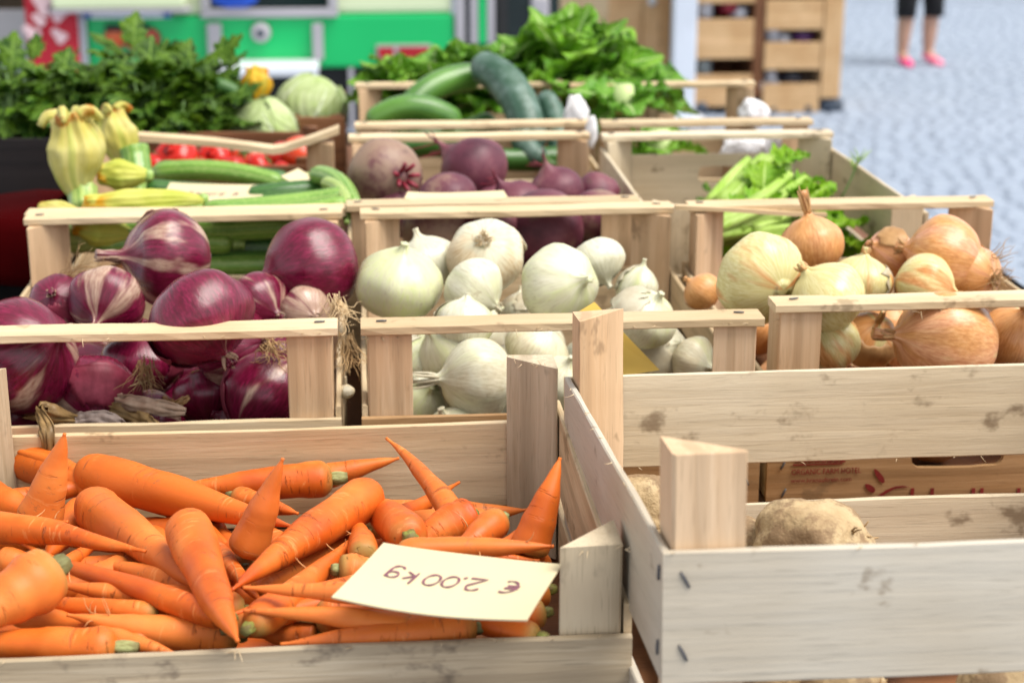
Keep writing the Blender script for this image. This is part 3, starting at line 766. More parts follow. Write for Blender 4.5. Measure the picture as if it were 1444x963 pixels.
def post(x, y, sx, sy, leg, z0, z1, mat, parent):
    """triangular corner post, right angle at the crate's corner"""
    n = 6; vs, fs = [], []; sd_ = random.uniform(0, 50); c = .0012
    pts = [(0, 0), (leg, 0), (0, leg)]
    ring = []
    for i in range(3):
        p = Vector(pts[i] + (0,)); a = Vector(pts[i - 1] + (0,)); b = Vector(pts[(i + 1) % 3] + (0,))
        ring += [p + (a - p).normalized() * c, p + (b - p).normalized() * c]
    for k in range(n + 1):
        t = k / n
        for i, q in enumerate(ring):
            zz = z0 + (z1 - z0) * t
            if k == n: zz += .0016 * nz((i * 1.9 + sd_, 0, 0)) + .0012 * q.x / leg * math.sin(sd_)
            vs.append((x + sx * (q.x + .0005 * nz((i + sd_, t * 3, 0))), y + sy * (q.y + .0005 * nz((i + sd_, t * 3, 7))), zz))
    S = 6
    for k in range(n):
        for j in range(S): fs.append((k * S + j, k * S + (j + 1) % S, (k + 1) * S + (j + 1) % S, (k + 1) * S + j))
    fs.append(tuple(range(S))); fs.append(tuple(n * S + j for j in range(S)))
    o = mesh_obj('post', vs, fs, mat, parent, smooth=False)
    bm = bmesh.new(); bm.from_mesh(o.data); bmesh.ops.recalc_face_normals(bm, faces=bm.faces[:]); bm.to_mesh(o.data); bm.free()
    return o
def staple(parent, x, y, z, ang, axis='y', ln=.009):
    """staple crown lying against a board; axis = the board's normal"""
    d = Vector((math.cos(ang), 0, math.sin(ang))) if axis == 'y' else (Vector((0, math.cos(ang), math.sin(ang))) if axis == 'x' else Vector((math.cos(ang), math.sin(ang), 0)))
    c = Vector((x, y, z)); v, f = tube_data([c - d * ln / 2, c - d * ln * .2, c + d * ln * .2, c + d * ln / 2], [.0006, .0009, .0009, .0006], 6)
    return mesh_obj('staple', v, f, M['steel'], parent)
def lettering(text, loc, size, mat, parent, rot=(math.pi / 2, 0, 0), align='LEFT', sx=1.):
    cu = bpy.data.curves.new('lettering', 'FONT'); cu.body = text; cu.size = size; cu.align_x = align; cu.extrude = .00015
    cu.materials.append(mat); 
    tmp = bpy.data.objects.new('tmp_text', cu); me = bpy.data.meshes.new_from_object(tmp); bpy.data.objects.remove(tmp)
    o = link('lettering', me, parent); o.location = loc; o.rotation_euler = rot; o.scale = (sx, 1, 1); return o

T = .005
def crate(label, x0, x1, y0, y1, zb, hp, ends, sides, leg=.034, wood=WOOD, postw=PINK, rails=(True, True), front_wood=None, back_wood=None, back_ends=None,
          end_hole=None, back_hole=None, side_wood=None, tilt=0., yaw=0., origin=None, rail_wood=None, group='wooden vegetable crates on the stall', bottom=True, rail_bow=(0, 0), front_rail=None, back_rail=None, name='vegetable_crate'):
    w_, d_ = x1 - x0, y1 - y0
    t = empty(name, origin or ((x0 + x1) / 2, (y0 + y1) / 2, zb), label, 'crate', group, (tilt, 0, yaw))
    hx, hy = w_ / 2, d_ / 2
    fw, bw_ = front_wood or wood, back_wood or wood; sw = side_wood or wood
    ew = fw
    for s in (-1, 1):
        for r_ in (-1, 1):
            post(s * (hx - T - .0004), r_ * (hy - T - .0004), -s, -r_, leg, .002, hp, postw['z'], t)
    for (a, b) in ends:
        if end_hole and b > end_hole[1] > a: hole_board('end_slat', -hx, hx, -hy, -hy + T - .0006, a, b, end_hole[:2], end_hole[2], end_hole[3], fw['x'], t)
        else: board('end_slat', 'x', -hx, hx, -hy, -hy + T - .0006, a, b, fw['x'], t)
    for (a, b) in (back_ends or ends):
        if back_hole and b > back_hole[1] > a: hole_board('end_slat', -hx, hx, hy - T + .0006, hy, a, b, back_hole[:2], back_hole[2], back_hole[3], bw_['x'], t)
        else: board('end_slat', 'x', -hx, hx, hy - T + .0006, hy, a, b, bw_['x'], t)
    for (a, b) in sides:
        for s in (-1, 1):
            xa, xb = (-hx + .0003, -hx + T - .0006) if s < 0 else (hx - T + .0006, hx - .0003)
            board('side_slat', 'y', xa, xb, -hy + T + .0002, hy - T - .0002, a, b, sw['y'], t)
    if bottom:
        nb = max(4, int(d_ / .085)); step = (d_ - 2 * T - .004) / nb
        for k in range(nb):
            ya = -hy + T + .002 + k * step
            board('bottom_slat', 'x', -hx + T + .036, hx - T - .036, ya + .003, ya + step - .004, .001, .005, BROWN['x'], t)  # slats coloured dark so the gaps above them read as shade
    rw = rail_wood or wood
    for i, (s, on) in enumerate(((-1, rails[0]), (1, rails[1]))):
        if not on: continue
        ya, yb = (-hy + .001, -hy + .027) if s < 0 else (hy - .027, hy - .001)
        r_ = board('top_rail', 'x', -hx + .001, hx - .001, ya, yb, hp + .0004, hp + .0072, rw['x'], t, .0012, .0012, rail_bow[i])
        for sx_ in (-1, 1):
            staple(r_, sx_ * (hx - .016) + random.uniform(-.004, .004), (ya + yb) / 2, hp + .0081, random.uniform(-.4, .4), 'z', .008)
    return t
HP = 1.262 - TB - .001
E1 = [(.0, .086)]; S1 = [(.0, .042), (.055, .094)]
c_white = crate('crate of white onions with a long pale top rail, behind the carrots', -.0085, .2945, 1.192, 1.603, TB, HP, E1, S1, front_wood=ORNG)
c_red = crate('crate of red onions directly behind the carrot crate', -.322, -.0235, 1.194, 1.606, TB, HP, E1, S1, front_wood=WOOD)
c_yel = crate('crate of yellow onions with red printed end board and hand hole', .3055, .606, 1.212, 1.588, TB, HP + .004, [(.0, .100)], S1, front_wood=ORNG,
              end_hole=(at_y(1351, 640, 1.212).x - .45575, at_y(1351, 659, 1.212).z + .0145 - TB, .0375, .0145))
c_beet = crate('crate of beetroots behind the white onions', -.022, .2685, 1.618, 2.02, TB, HP - .002, E1, S1)
c_zuc = crate('crate of zucchini and squash blossoms behind the red onions', -.328, -.0335, 1.620, 2.038, TB, HP - .004, E1, S1, rails=(False, False))
c_cel = crate('crate of celery with a hand hole in its end board, behind the yellow onions', .2785, .5585, 1.605, 1.994, TB, HP, [(.0, .080)], [(.0, .06), (.07, .138)], wood=STAINED, postw=STAINED, back_ends=[(.0, .128)],
              back_hole=(.009, .103, .028, .0105), rails=(False, True))
c_cuc = crate('crate of large cucumbers behind the beetroots', -.0145, .2825, 2.060, 2.425, TB, HP + .001, E1, S1)
c_cr = crate('half-empty crate with lettuce leaves and white paper behind the celery', .2885, .556, 2.050, 2.40, TB, HP + .001, E1, S1)
# broken back rail of the zucchini crate: two lengths meeting at a crack
def free_rail(name, pts, w_, th, mat, parent):
    inv = parent.matrix_world.inverted() if False else None
    vs, fs = [], []
    for p in pts:
        x, y_, z = p; vs += [(x, y_ - w_ / 2, z - th), (x, y_ + w_ / 2, z - th), (x, y_ + w_ / 2, z), (x, y_ - w_ / 2, z)]
    for k in range(len(pts) - 1):
        for j in range(4): fs.append((k * 4 + j, k * 4 + (j + 1) % 4, k * 4 + 4 + (j + 1) % 4, k * 4 + 4 + j))
    fs += [(0, 1, 2, 3), tuple(len(pts) * 4 - 4 + j for j in range(4))]
    o = mesh_obj(name, vs, fs, mat, parent, smooth=False)
    bm = bmesh.new(); bm.from_mesh(o.data); bmesh.ops.recalc_face_normals(bm, faces=bm.faces[:]); bm.to_mesh(o.data); bm.free()
    return o
def loc_of(t, p): return (Vector(p) - t.location)
zr = [loc_of(c_zuc, at_y(x, y_, 2.025)) for x, y_ in ((150, 182), (190, 188), (300, 196), (385, 207), (400, 205), (440, 192), (478, 178))]
free_rail('top_rail', zr, .026, .0075, WOOD['x'], c_zuc)['label'] = 'cracked top rail bent down in the middle'
zr = [loc_of(c_zuc, at_y(x, y_, 1.633)) for x, y_ in ((38, 298), (120, 297), (260, 296), (400, 293), (487, 290))]
free_rail('top_rail', zr, .026, .0075, WOOD['x'], c_zuc)
zr = [loc_of(c_yel, at_y(x, y_, 1.560)) for x, y_ in ((952, 289), (1040, 293), (1110, 298), (1165, 300))]
free_rail('split_strip', zr, .008, .004, WOOD['x'], c_yel)

# printed marks on the yellow-onion crate's end board and on the white-onion crate
def stamp_yellow():
    yb = 1.212 - .0012
    t = c_yel
    def lp(px, py): p = at_y(px, py, yb); return p.x - t.location.x, p.z - t.location.z
    y_ = -(1.588 - 1.212) / 2 - .0010
    a = lp(1116, 668); b = lp(1187, 664)
    lettering('ORGANIC FARM HOTEL', (a[0], y_, a[1] - .001), .0066, M['print_red'], t, sx=.78)
    a = lp(1115, 679); lettering('www.kranaultrein.com', (a[0], y_, a[1] - .001), .0052, M['print_red'], t, sx=1.02)
    a = lp(1118, 656); b = lp(1188, 652); box_obj('printed_rule', a[0], b[0], y_ - .0001, y_ + .0004, a[1] - .0003, a[1] + .0006, M['print_red'], t)
    for px in range(1122, 1186, 9):
        a = lp(px, 650); box_obj('printed_rule', a[0], a[0] + .0042, y_ - .0001, y_ + .0004, a[1] - .001, a[1] + .003, M['print_red'], t)
    # sprout emblem: two leaves and an arching stalk
    def blob(pts):
        n = len(pts); vs = [(x, y_ - .0001, z) for x, z in pts] + [(x, y_ + .0004, z) for x, z in pts]
        fs = [tuple(range(n)), tuple(range(2 * n - 1, n - 1, -1))] + [(k, (k + 1) % n, n + (k + 1) % n, n + k) for k in range(n)]
        mesh_obj('printed_leaf', vs, fs, M['print_red'], t, smooth=False)
    def leaf(px, py, L_, W_, ang):
        c = lp(px, py); k = 1.232 / F_PX; out = []
        for i in range(20):
            a = 2 * math.pi * i / 20; x, z = L_ * math.cos(a), W_ * math.sin(a) * (1 - .25 * math.cos(a))
            out.append((c[0] + (x * math.cos(ang) - z * math.sin(ang)) * k, c[1] + (x * math.sin(ang) + z * math.cos(ang)) * k))
        blob(out)
    leaf(1240, 671, 14, 4.2, R(125)); leaf(1227, 688, 10, 4.6, R(142))
    arc = [lp(x, z) for x, z in ((1238, 699), (1250, 691), (1262, 686), (1273, 685), (1283, 686.5), (1272, 687.5), (1262, 689), (1252, 694), (1245, 699))]
    blob(arc)
    for px in (1287, 1315, 1373, 1385, 1437):
        a = lp(px, 690); box_obj('printed_rule', a[0] - .0014, a[0] + .0014, y_ - .0001, y_ + .0004, a[1] - .006, a[1] + .001, M['print_red'], t)
    for px, py in ((1104, 656), (1105, 695)):
        a = lp(px, py); staple(t, a[0], y_ - .0004, a[1], R(65), 'y', .008)
stamp_yellow()
def stamp_white():
    t = c_white; y_ = -(1.603 - 1.192) / 2 - .0010; yb = 1.191
    def lp(px, py): p = at_y(px, py, yb); return p.x - t.location.x, p.z - t.location.z
    a = lp(1000, 662); b = lp(1032, 684); box_obj('printed_square', a[0], b[0], y_ - .0001, y_ + .0004, b[1], a[1], M['print_red'], t)
    for (xa, ya, xb, yb_) in ((996, 656, 1036, 657.5), (996, 686, 1036, 687.5), (1034.5, 656, 1036, 687)):
        a = lp(xa, ya); b = lp(xb, yb_); box_obj('printed_rule', a[0], b[0], y_ - .0001, y_ + .0004, b[1], a[1], M['print_red'], t)
    a = lp(1002, 695); lettering('organik', (a[0], y_, a[1]), .0062, M['print_red'], t, sx=1.1)
    a = lp(1052, 677); staple(t, a[0], y_ - .0004, a[1], R(-62), 'y', .009)
stamp_white()

# front-left carrot crate (broad, level) and front-right celeriac crate (raised at its front)
CX0, CX1, CY0, CY1 = -.292, .1345, .8065, 1.152
c_car = crate('broad crate of carrots nearest on the left, with a price card', CX0, CX1, CY0, CY1, TB, 1.258 - TB, [(.030, .0955)], [(.052, .112), (.0, .040)], leg=.034,
              wood=WOOD, postw=GREY, rails=(False, False), front_wood=GREY, back_wood=WOOD)
A, B = at_d(935, 780, .79), at_d(795, 530, 1.17)
tilt = -math.atan2(A.z - B.z, math.hypot(B.x - A.x, B.y - A.y)); yaw = math.atan2(-(B.x - A.x), B.y - A.y)
dR = (B - A).length; wR = .40; HB = .140
mR = Matrix.Rotation(yaw, 3, 'Z') @ Matrix.Rotation(tilt, 3, 'X')
oR = A - mR @ Vector((-wR / 2, -dR / 2, HB))
c_cra = crate('pale new crate of celeriac roots nearest on the right, front raised', 0, wR, 0, dR, 0, HB + .046, [(HB - .066, HB), (.0, .045)], [(HB - .066, HB), (.0, .045)],
              leg=.036, wood=PALE, postw=PINK, rails=(False, False), front_wood=PALE, back_wood=STAINED, tilt=tilt, yaw=yaw, origin=tuple(oR))
hx, hy = wR / 2, dR / 2
for (px, py, an) in ((967, 817, -62), (965, 921, -64)):
    # staples on the front board near its left corner
    k = .79 / F_PX; staple(c_cra, -hx + (px - 935) * k, -hy - .0004, HB - (py - 779) * k * 1.05, R(an), 'y', .009)
for (dy, dz) in ((.008, .012), (.010, .050)): staple(c_cra, -hx - .0006, -hy + dy, HB - dz, R(100), 'x', .008)
def splinters(parent, spots, seed):
    rn = random.Random(seed); sp = []
    for (x0, y0, z0, x1, y1, z1, n, up) in spots:
        for _ in range(n):
            t_ = rn.random(); p = Vector((x0 + (x1 - x0) * t_, y0 + (y1 - y0) * t_, z0 + (z1 - z0) * t_)); l = rn.uniform(.002, .007)
            d = Vector((rn.uniform(-1, 1), rn.uniform(-.8, .3), rn.uniform(-.6, up))).normalized() * l; sp.append((bez(p, p + d * .6 + Vector((0, 0, rn.uniform(-.3, .3) * l)), p + d, 4), [.00035, .0003, .00022, .0001]))
    v, f = hair_tubes(sp, 4); o = mesh_obj('splinters', v, f, WOOD['x'], parent); o['kind'] = 'stuff'
w2_, d2_ = (CX1 - CX0) / 2, (CY1 - CY0) / 2
splinters(c_car, [(-w2_, -d2_, .0955, w2_, -d2_, .0955, 16, .4), (w2_, -d2_, .112, w2_, d2_, .112, 14, .6), (w2_ - .03, -d2_ + .006, 1.255 - TB, w2_, -d2_ + .006, 1.255 - TB, 10, .8), (w2_ - .036, d2_ - .02, 1.257 - TB, w2_ - .01, d2_ - .03, 1.257 - TB, 8, .8)], 1)
for c_, hw_ in ((c_red, .149), (c_white, .151), (c_yel, .150)):
    splinters(c_, [(-hw_, -.205 if c_ is not c_yel else -.187, HP + .003, hw_, -.205 if c_ is not c_yel else -.187, HP + .003, 12, .3), (-hw_, -.2 if c_ is not c_yel else -.18, HP - .002, -hw_ + .03, -.2 if c_ is not c_yel else -.18, HP - .002, 7, 0)], 2)
splinters(c_cra, [(-hx, -hy, HB, hx, -hy, HB, 10, .3), (-hx, -hy, HB, -hx, hy, HB, 12, .3), (-hx, hy - .004, HB - .066, hx, hy - .004, HB - .066, 12, .1)], 3)
# batten that props the raised crate
btn = empty('prop_batten', (.32, .73, TB), 'dark wooden batten propping the front of the celeriac crate', 'batten')
box_obj('batten', -.19, .19, -.012, .02, .0, max(.01, oR.z - hy * math.sin(-tilt) * -1 + 0 - TB) if False else .030, DARKW['x'], btn, .002)

# ================================================================== carrots
def carrot(c, t, r, label, k=1.7, bend=.0, stub=1, hairs=0, group='carrots heaped in the front crate', tail=.10, twist=None, blunt=False):
    k *= 1.22; c, t = Vector(c), Vector(t); L = (t - c).length; sd_ = random.uniform(0, 100)
    bend = bend or random.uniform(-.035, .035); hue = random.random()
    n, seg = 38, 22; pts, rad = [], []
    ba = random.uniform(0, 6.28) if twist is None else twist
    for i in range(n):
        s = (i / (n - 1)) ** 1.0
        s = .5 * (1 - math.cos(math.pi * s)) * .55 + s * .45
        sh = math.sqrt(max(0., 1 - (1 - min(1, s / .10)) ** 2)) * .80 + .20
        body = (1 - tail) * (1 - s ** k) ** .9 + tail * (1 - s) ** .6
        if blunt: body = max(body, .62 * math.sqrt(max(0, 1 - max(0, (s - .86) / .14) ** 2)))
        rr = r * sh * body * (1 + .13 * nz((s * 5 + sd_, 0, 0)) + .035 * nz((s * 22 + sd_, 3, 0)))
        o_ = bend * L * math.sin(math.pi * s) + .012 * L * nz((s * 3 + sd_, 9, 0)) + (.03 * L * (s - .8) * nz((sd_, 1, 1)) if s > .8 else 0)
        pts.append(Vector((math.cos(ba) * o_, math.sin(ba) * o_, s * L))); rad.append(max(rr, .0011))
    def bump(i, ph, p):
        return 1 + .06 * nz((math.cos(ph) * 1.3 + sd_, math.sin(ph) * 1.3, p.z * 26)) + .012 * nz((math.cos(ph) * 3 + sd_, math.sin(ph) * 3, p.z * 120))
    v, f = tube_data(pts, rad, seg, bump)
    o = mesh_obj('carrot', v, f, M['carrot'])
    aim(o, c, t - c, random.uniform(0, 6.28) if twist is None else 0)
    tag(o, label, 'carrot', group)
    if stub:
        sv, sf = tube_data([(0, 0, .002), (0, 0, -.001), (0, 0, -.004), (0, 0, -.0075)], [r * .30, r * .38, r * .36, r * .27], 14,
                           lambda i, ph, p: 1 + .13 * math.sin(5 * ph + sd_) + .08 * nz((ph * 2, i, sd_)))
        s_ = mesh_obj('stem_stub', sv, sf, M['stub' if stub == 1 else 'stub2'], o)
        s_.scale = (1, 1, random.uniform(1.2, 1.5) if stub == 3 else random.uniform(.5, 1.))
    if hairs or random.random() < .3:
        sp = []
        for _ in range(hairs + random.randint(1, 3)):
            s = random.uniform(.5, .95); i = int(s * (n - 1)); a = random.uniform(0, 6.28); d = Vector((math.cos(a), math.sin(a), random.uniform(-.2, .8))).normalized()
            p = pts[i] + Vector((math.cos(a), math.sin(a), 0)) * rad[i] * .9; l = random.uniform(.004, .016)
            b = p + d * l; m_ = (p + b) / 2 + Vector((random.uniform(-1, 1), random.uniform(-1, 1), random.uniform(-1, 1))) * l * .25
            sp.append((bez(p, m_, b, 5), [.00042, .0004, .00034, .00025, .00012]))
        hv, hf = hair_tubes(sp); mesh_obj('root_hairs', hv, hf, M['hair_o'], o)['kind'] = 'stuff'
    return o
def pile(px, py, lift=0.):
    """point on the sloping top of the carrot heap seen at that pixel"""
    zf, zb = 1.2085 + lift, 1.190 + lift; sl_ = (zb - zf) / (CY1 - CY0)
    d = ray(px, py); tt = (zf - ZC - sl_ * CY0) / (d.z - sl_ * d.y); return CAM + d * tt
EXTRA = [
    ((20, 820), (120, 770), 34, -.006, -.006, 'short carrot wedged between the fat left one and the needle tip'),
    ((150, 856), (60, 846), 34, .000, .002, 'thin carrot in the gap above the hairy-tipped one'),
    ((190, 700), (260, 712), 40, -.016, -.016, 'carrot half buried under the middle of the long back one'),
    ((240, 706), (310, 760), 40, -.012, -.010, 'shadowed carrot between the scratched one and the back one'),
    ((380, 760), (320, 716), 36, -.008, -.004, 'carrot squeezed beside the one standing on its crown'),
    ((405, 806), (470, 770), 34, -.006, -.004, 'slim carrot under the rough dull one'),
    ((450, 838), (390, 852), 36, .002, .002, 'carrot just above the worm-like tip'),
    ((400, 868), (470, 850), 36, -.002, .000, 'carrot behind the kinked one near its tip'),
    ((610, 790), (690, 790), 38, .000, .000, 'carrot peeping from under the upper edge of the price card'),
    ((560, 726), (610, 700), 34, -.014, -.012, 'carrot low between the big diagonal and the leaning one'),
    ((720, 768), (660, 800), 36, .002, .002, 'carrot touching the foot of the cone-shaped one'),
    ((590, 876), (500, 868), 34, -.008, -.008, 'carrot in the shade below the lower edge of the card'),
    ((690, 882), (640, 872), 40, -.002, -.002, 'carrot with its end against the front corner post'),
    ((250, 888), (180, 906), 34, -.010, -.010, 'carrot filling the gap right of the cut green crown'),
    ((295, 770), (350, 830), 36, -.010, -.010, 'carrot seen between the plump one and the big diagonal'),
    ((60, 700), (120, 690), 34, -.010, -.010, 'carrot behind the foot of the pear-shaped one'),
]
CARROTS = [  # crown px, tip px, diameter px, lift crown, lift tip, label, options
    ((116, 664), (412, 742), 66, .000, .002, 'long thick carrot lying along the back board with its crown to the left', dict(k=1.9, stub=0, bend=-.02)),
    ((52, 742), (91, 611), 64, -.004, .060, 'pear-shaped carrot standing upright with a split tip against the back board', dict(k=1.35, tail=.30, stub=0)),
    ((-4, 640), (160, 712), 60, -.008, -.012, 'carrot with pale green crown at the far back corner by the upright one', dict(k=2.)),
    ((118, 672), (13, 633), 26, -.002, .006, 'thin carrot pointing its tip to the far back corner post', dict(tail=.3, stub=2)),
    ((-40, 690), (60, 730), 52, -.006, -.012, 'short carrot cut off by the left edge below the upright one', dict(k=2.)),
    ((-30, 731), (96, 736), 26, .010, .010, 'thin pale carrot with a curled hairy tip beneath the pear-shaped one', dict(tail=.35, hairs=5, bend=.03)),
    ((-60, 742), (205, 778), 54, .014, .016, 'long tapering pale carrot whose needle tip points right from the left edge', dict(k=1.1, tail=.25)),
    ((119, 716), (62, 790), 46, -.012, -.014, 'shaded carrot dropping down between the pear-shaped and the sloping one', dict(k=2.)),
    ((124, 708), (288, 836), 62, .004, .000, 'carrot with dark scratch rings sloping down from a grey-green crown', dict(k=1.9)),
    ((330, 700), (420, 724), 34, -.010, -.012, 'small carrot with pale green stub peeping over the long back carrot', dict(k=2., stub=2)),
    ((346, 782), (399, 646), 60, -.002, .060, 'carrot standing on its crown with a thin tip leaning on the back', dict(k=1.25, tail=.22, stub=0)),
    ((470, 674), (232, 690), 52, -.012, -.014, 'carrot flat against the back board with a cut green stub on the right', dict(k=1.8, stub=3)),
    ((432, 678), (563, 646), 38, -.016, -.004, 'carrot behind the green stub, thin tip touching the back board', dict(k=1.5, tail=.2, stub=0)),
    ((527, 694), (326, 832), 64, .016, .012, 'big pale carrot running diagonally down from a green stub in the middle', dict(k=1.5, tail=.12, bend=.02)),
    ((262, 736), (335, 906), 70, .024, .014, 'plump smooth carrot on top of the heap pointing straight at the front board', dict(k=1.5, tail=.28, stub=0)),
    ((208, 752), (262, 790), 44, -.022, -.026, 'carrot sunk deep with only its dark green stub showing', dict(k=2., stub=1)),
    ((325, 870), (30, 766), 44, .006, .010, 'slim carrot with blunt pale tip emerging between two long ones', dict(k=1.3, tail=.3)),
    ((300, 836), (140, 792), 46, -.006, -.008, 'half hidden carrot below the needle-tipped one', dict(k=1.9)),
    ((345, 862), (76, 824), 54, -.010, .006, 'long carrot with stray white root hairs crossing the middle left', dict(k=1.5, tail=.25, hairs=4)),
    ((338, 894), (94, 866), 58, -.012, .004, 'thick carrot with hairy tip above the front board', dict(k=1.6, tail=.2, hairs=7, stub=1)),
    ((76, 803), (-50, 884), 84, .026, .012, 'fat carrot at the left edge with a whitish green crown', dict(k=2.6, stub=3)),
    ((-2, 787), (78, 806), 42, .004, -.002, 'small carrot with dark crown between the fat one and the needle tip', dict(k=2.)),
    ((166, 912), (-60, 906), 58, -.003, -.004, 'carrot along the front board with its cut green crown facing right', dict(k=2.4, stub=3)),
    ((20, 862), (150, 892), 40, -.006, -.006, 'carrot hidden behind the front board carrot on the left', dict(k=1.8)),
    ((130, 898), (250, 922), 38, -.008, -.008, 'flat pale carrot half below the front board', dict(k=1.8)),
    ((590, 888), (343, 862), 40, .000, .012, 'slender carrot with kinked tip starting beside the plump pointing one', dict(k=1.3, tail=.3, bend=.03)),
    ((672, 884), (395, 908), 54, -.002, -.002, 'long carrot at the front with a green stub under the price card', dict(k=1.4, stub=3)),
    ((444, 868), (690, 872), 56, -.002, -.006, 'carrot with large pale green crown shaded by the price card', dict(k=2., stub=3)),
    ((530, 838), (343, 828), 34, .018, .022, 'thin pale carrot with a worm-like tip pointing left', dict(k=1.2, tail=.4)),
    ((352, 884), (500, 755), 52, .004, .004, 'rough dull carrot slanting up to the right behind the thin pale one', dict(k=1.5, tail=.25, hairs=3)),
    ((512, 784), (502, 744), 44, .010, .002, 'small rounded carrot end next to the price card corner', dict(k=2., stub=0, blunt=True)),
    ((477, 803), (560, 812), 46, .006, .000, 'short carrot with white stub tucked under the price card corner', dict(k=2., stub=2)),
    ((577, 757), (508, 700), 62, .014, -.002, 'carrot facing out with a round green crown above the price card', dict(k=2.)),
    ((655, 752), (545, 618), 44, -.004, .030, 'carrot leaning up and left with its tip on the back board', dict(k=1.1, tail=.15, stub=0)),
    ((664, 728), (586, 768), 60, .004, -.002, 'stubby carrot with fresh green crown below the leaning one', dict(k=2.2)),
    ((706, 732), (640, 778), 44, .008, .002, 'small carrot with pale green crown beside the back corner post', dict(k=2., stub=2)),
    ((744, 782), (790, 645), 58, .000, .055, 'cone-shaped carrot standing beside the back corner post', dict(k=1.4, tail=.16, stub=0)),
    ((560, 776), (781, 770), 36, .026, .026, 'long straight pale carrot lying behind the price card', dict(k=2.4, tail=.2)),
    ((768, 864), (690, 880), 42, .002, .000, 'carrot in shade under the right corner of the price card', dict(k=2.)),
    ((770, 800), (690, 770), 40, -.010, -.010, 'carrot between the cone-shaped one and the front corner post', dict(k=2.)),
    ((772, 832), (690, 850), 42, -.004, -.004, 'dark shaded carrot under the card beside the corner post', dict(k=2.)),
    ((420, 760), (540, 800), 40, -.014, -.018, 'carrot glimpsed behind the big diagonal one', dict(k=2.)),
    ((345, 800), (300, 740), 40, -.012, -.016, 'carrot with dull brown crown between the plump and the diagonal ones', dict(k=2.)),
    ((180, 800), (40, 850), 44, -.012, -.012, 'carrot in shade under the fat left one', dict(k=2.)),
    ((450, 898), (360, 892), 44, -.014, -.014, 'carrot low behind the front board near the kinked one', dict(k=2.)),
]
for (c, t, d, lc, lt, lab, op) in CARROTS:
    pc, pt = pile(*c, lc), pile(*t, lt)
    carrot(pc, pt, d * .505 * depth(pc) / F_PX, lab, **op)
for (c, t, d, lc, lt, lab) in EXTRA:
    pc, pt = pile(*c, lc), pile(*t, lt); q = (pt - pc).normalized() * .03
    carrot(pc - q, pt + q, d * .5 * depth(pc) / F_PX, lab, k=1.6, stub=random.choice((0, 1, 2)), tail=.2)
for i in range(32):      # the deeper layer that shows only through the gaps
    x = random.uniform(CX0 + .06, CX1 - .06); y_ = random.uniform(CY0 + .05, CY1 - .05); a = random.uniform(-.7, .7) + (math.pi if i % 2 else 0); l = random.uniform(.09, .13)
    z = 1.138 + (i % 4) * .011 + random.uniform(0, .01); r_ = random.uniform(.010, .0135)
    p = Vector((x, y_, z)); dv = Vector((math.cos(a), math.sin(a) * .6, random.uniform(-.08, .08))) * l / 2
    q0, q1 = p - dv, p + dv
    for q in (q0, q1):
        q.x = min(max(q.x, CX0 + .028), CX1 - .028); q.y = min(max(q.y, CY0 + .028), CY1 - .028)
    carrot(q0, q1, r_, 'carrot buried low in the heap, glimpsed through gaps', k=1.8, stub=0, group='buried carrots in the front crate')

# price card, handwriting upside down to the viewer
def strokes_obj(parent, strokes, w_, mat, name='lettering'):
    parts = []
    for st in strokes:
        pts = []
        for k in range(len(st) - 1):
            a, b = Vector(st[k]), Vector(st[k + 1]); m_ = max(2, int((b - a).length / .002))
            pts += [a.lerp(b, j / m_) for j in range(m_)]
        pts.append(Vector(st[-1])); vs, fs = [], []
        for i, p in enumerate(pts):
            d = (pts[min(i + 1, len(pts) - 1)] - pts[max(i - 1, 0)]).normalized(); nrm = Vector((-d.y, d.x)) * w_ / 2 * (1 + .3 * math.sin(i * .7))
            for s, z in ((1, .0004), (-1, .0004)): q = p + nrm * s; vs.append((q.x, q.y, z))
        for i in range(len(pts) - 1): fs.append((2 * i, 2 * i + 1, 2 * i + 3, 2 * i + 2))
        parts.append((vs, fs))
    v, f = join_data(parts); return mesh_obj(name, v, f, mat, parent, smooth=False)
def arc(cx, cy, rx, ry, a0, a1, n=14): return [(cx + rx * math.cos(R(a0 + (a1 - a0) * i / n)), cy + ry * math.sin(R(a0 + (a1 - a0) * i / n))) for i in range(n + 1)]
def handwriting(k):
    s = []
    s += [arc(.5, .5, .42, .5, 55, 300), [(-.02, .62), (.62, .62)], [(-.02, .42), (.55, .42)]]            # euro sign
    s += [arc(2.0, .72, .32, .28, 160, -30, 10) + [(1.6, .02), (2.4, .0)], [(2.58, -.03), (2.70, .09)]]       # 2.
    s += [arc(3.15, .45, .34, .46, 90, 450, 18), arc(4.0, .45, .34, .46, 90, 450, 18)]                      # 00
    s += [[(4.85, 1.0), (4.8, .0)], [(5.3, .62), (4.85, .3), (5.3, .0)]]                                     # k
    s += [arc(5.85, .42, .26, .26, 0, 360, 14), [(6.12, .66), (6.1, -.1)] + arc(5.84, -.12, .26, .24, 0, -170, 8)]   # g
    return [[((x + .22 * y_) * k, y_ * k) for x, y_ in st] for st in s]
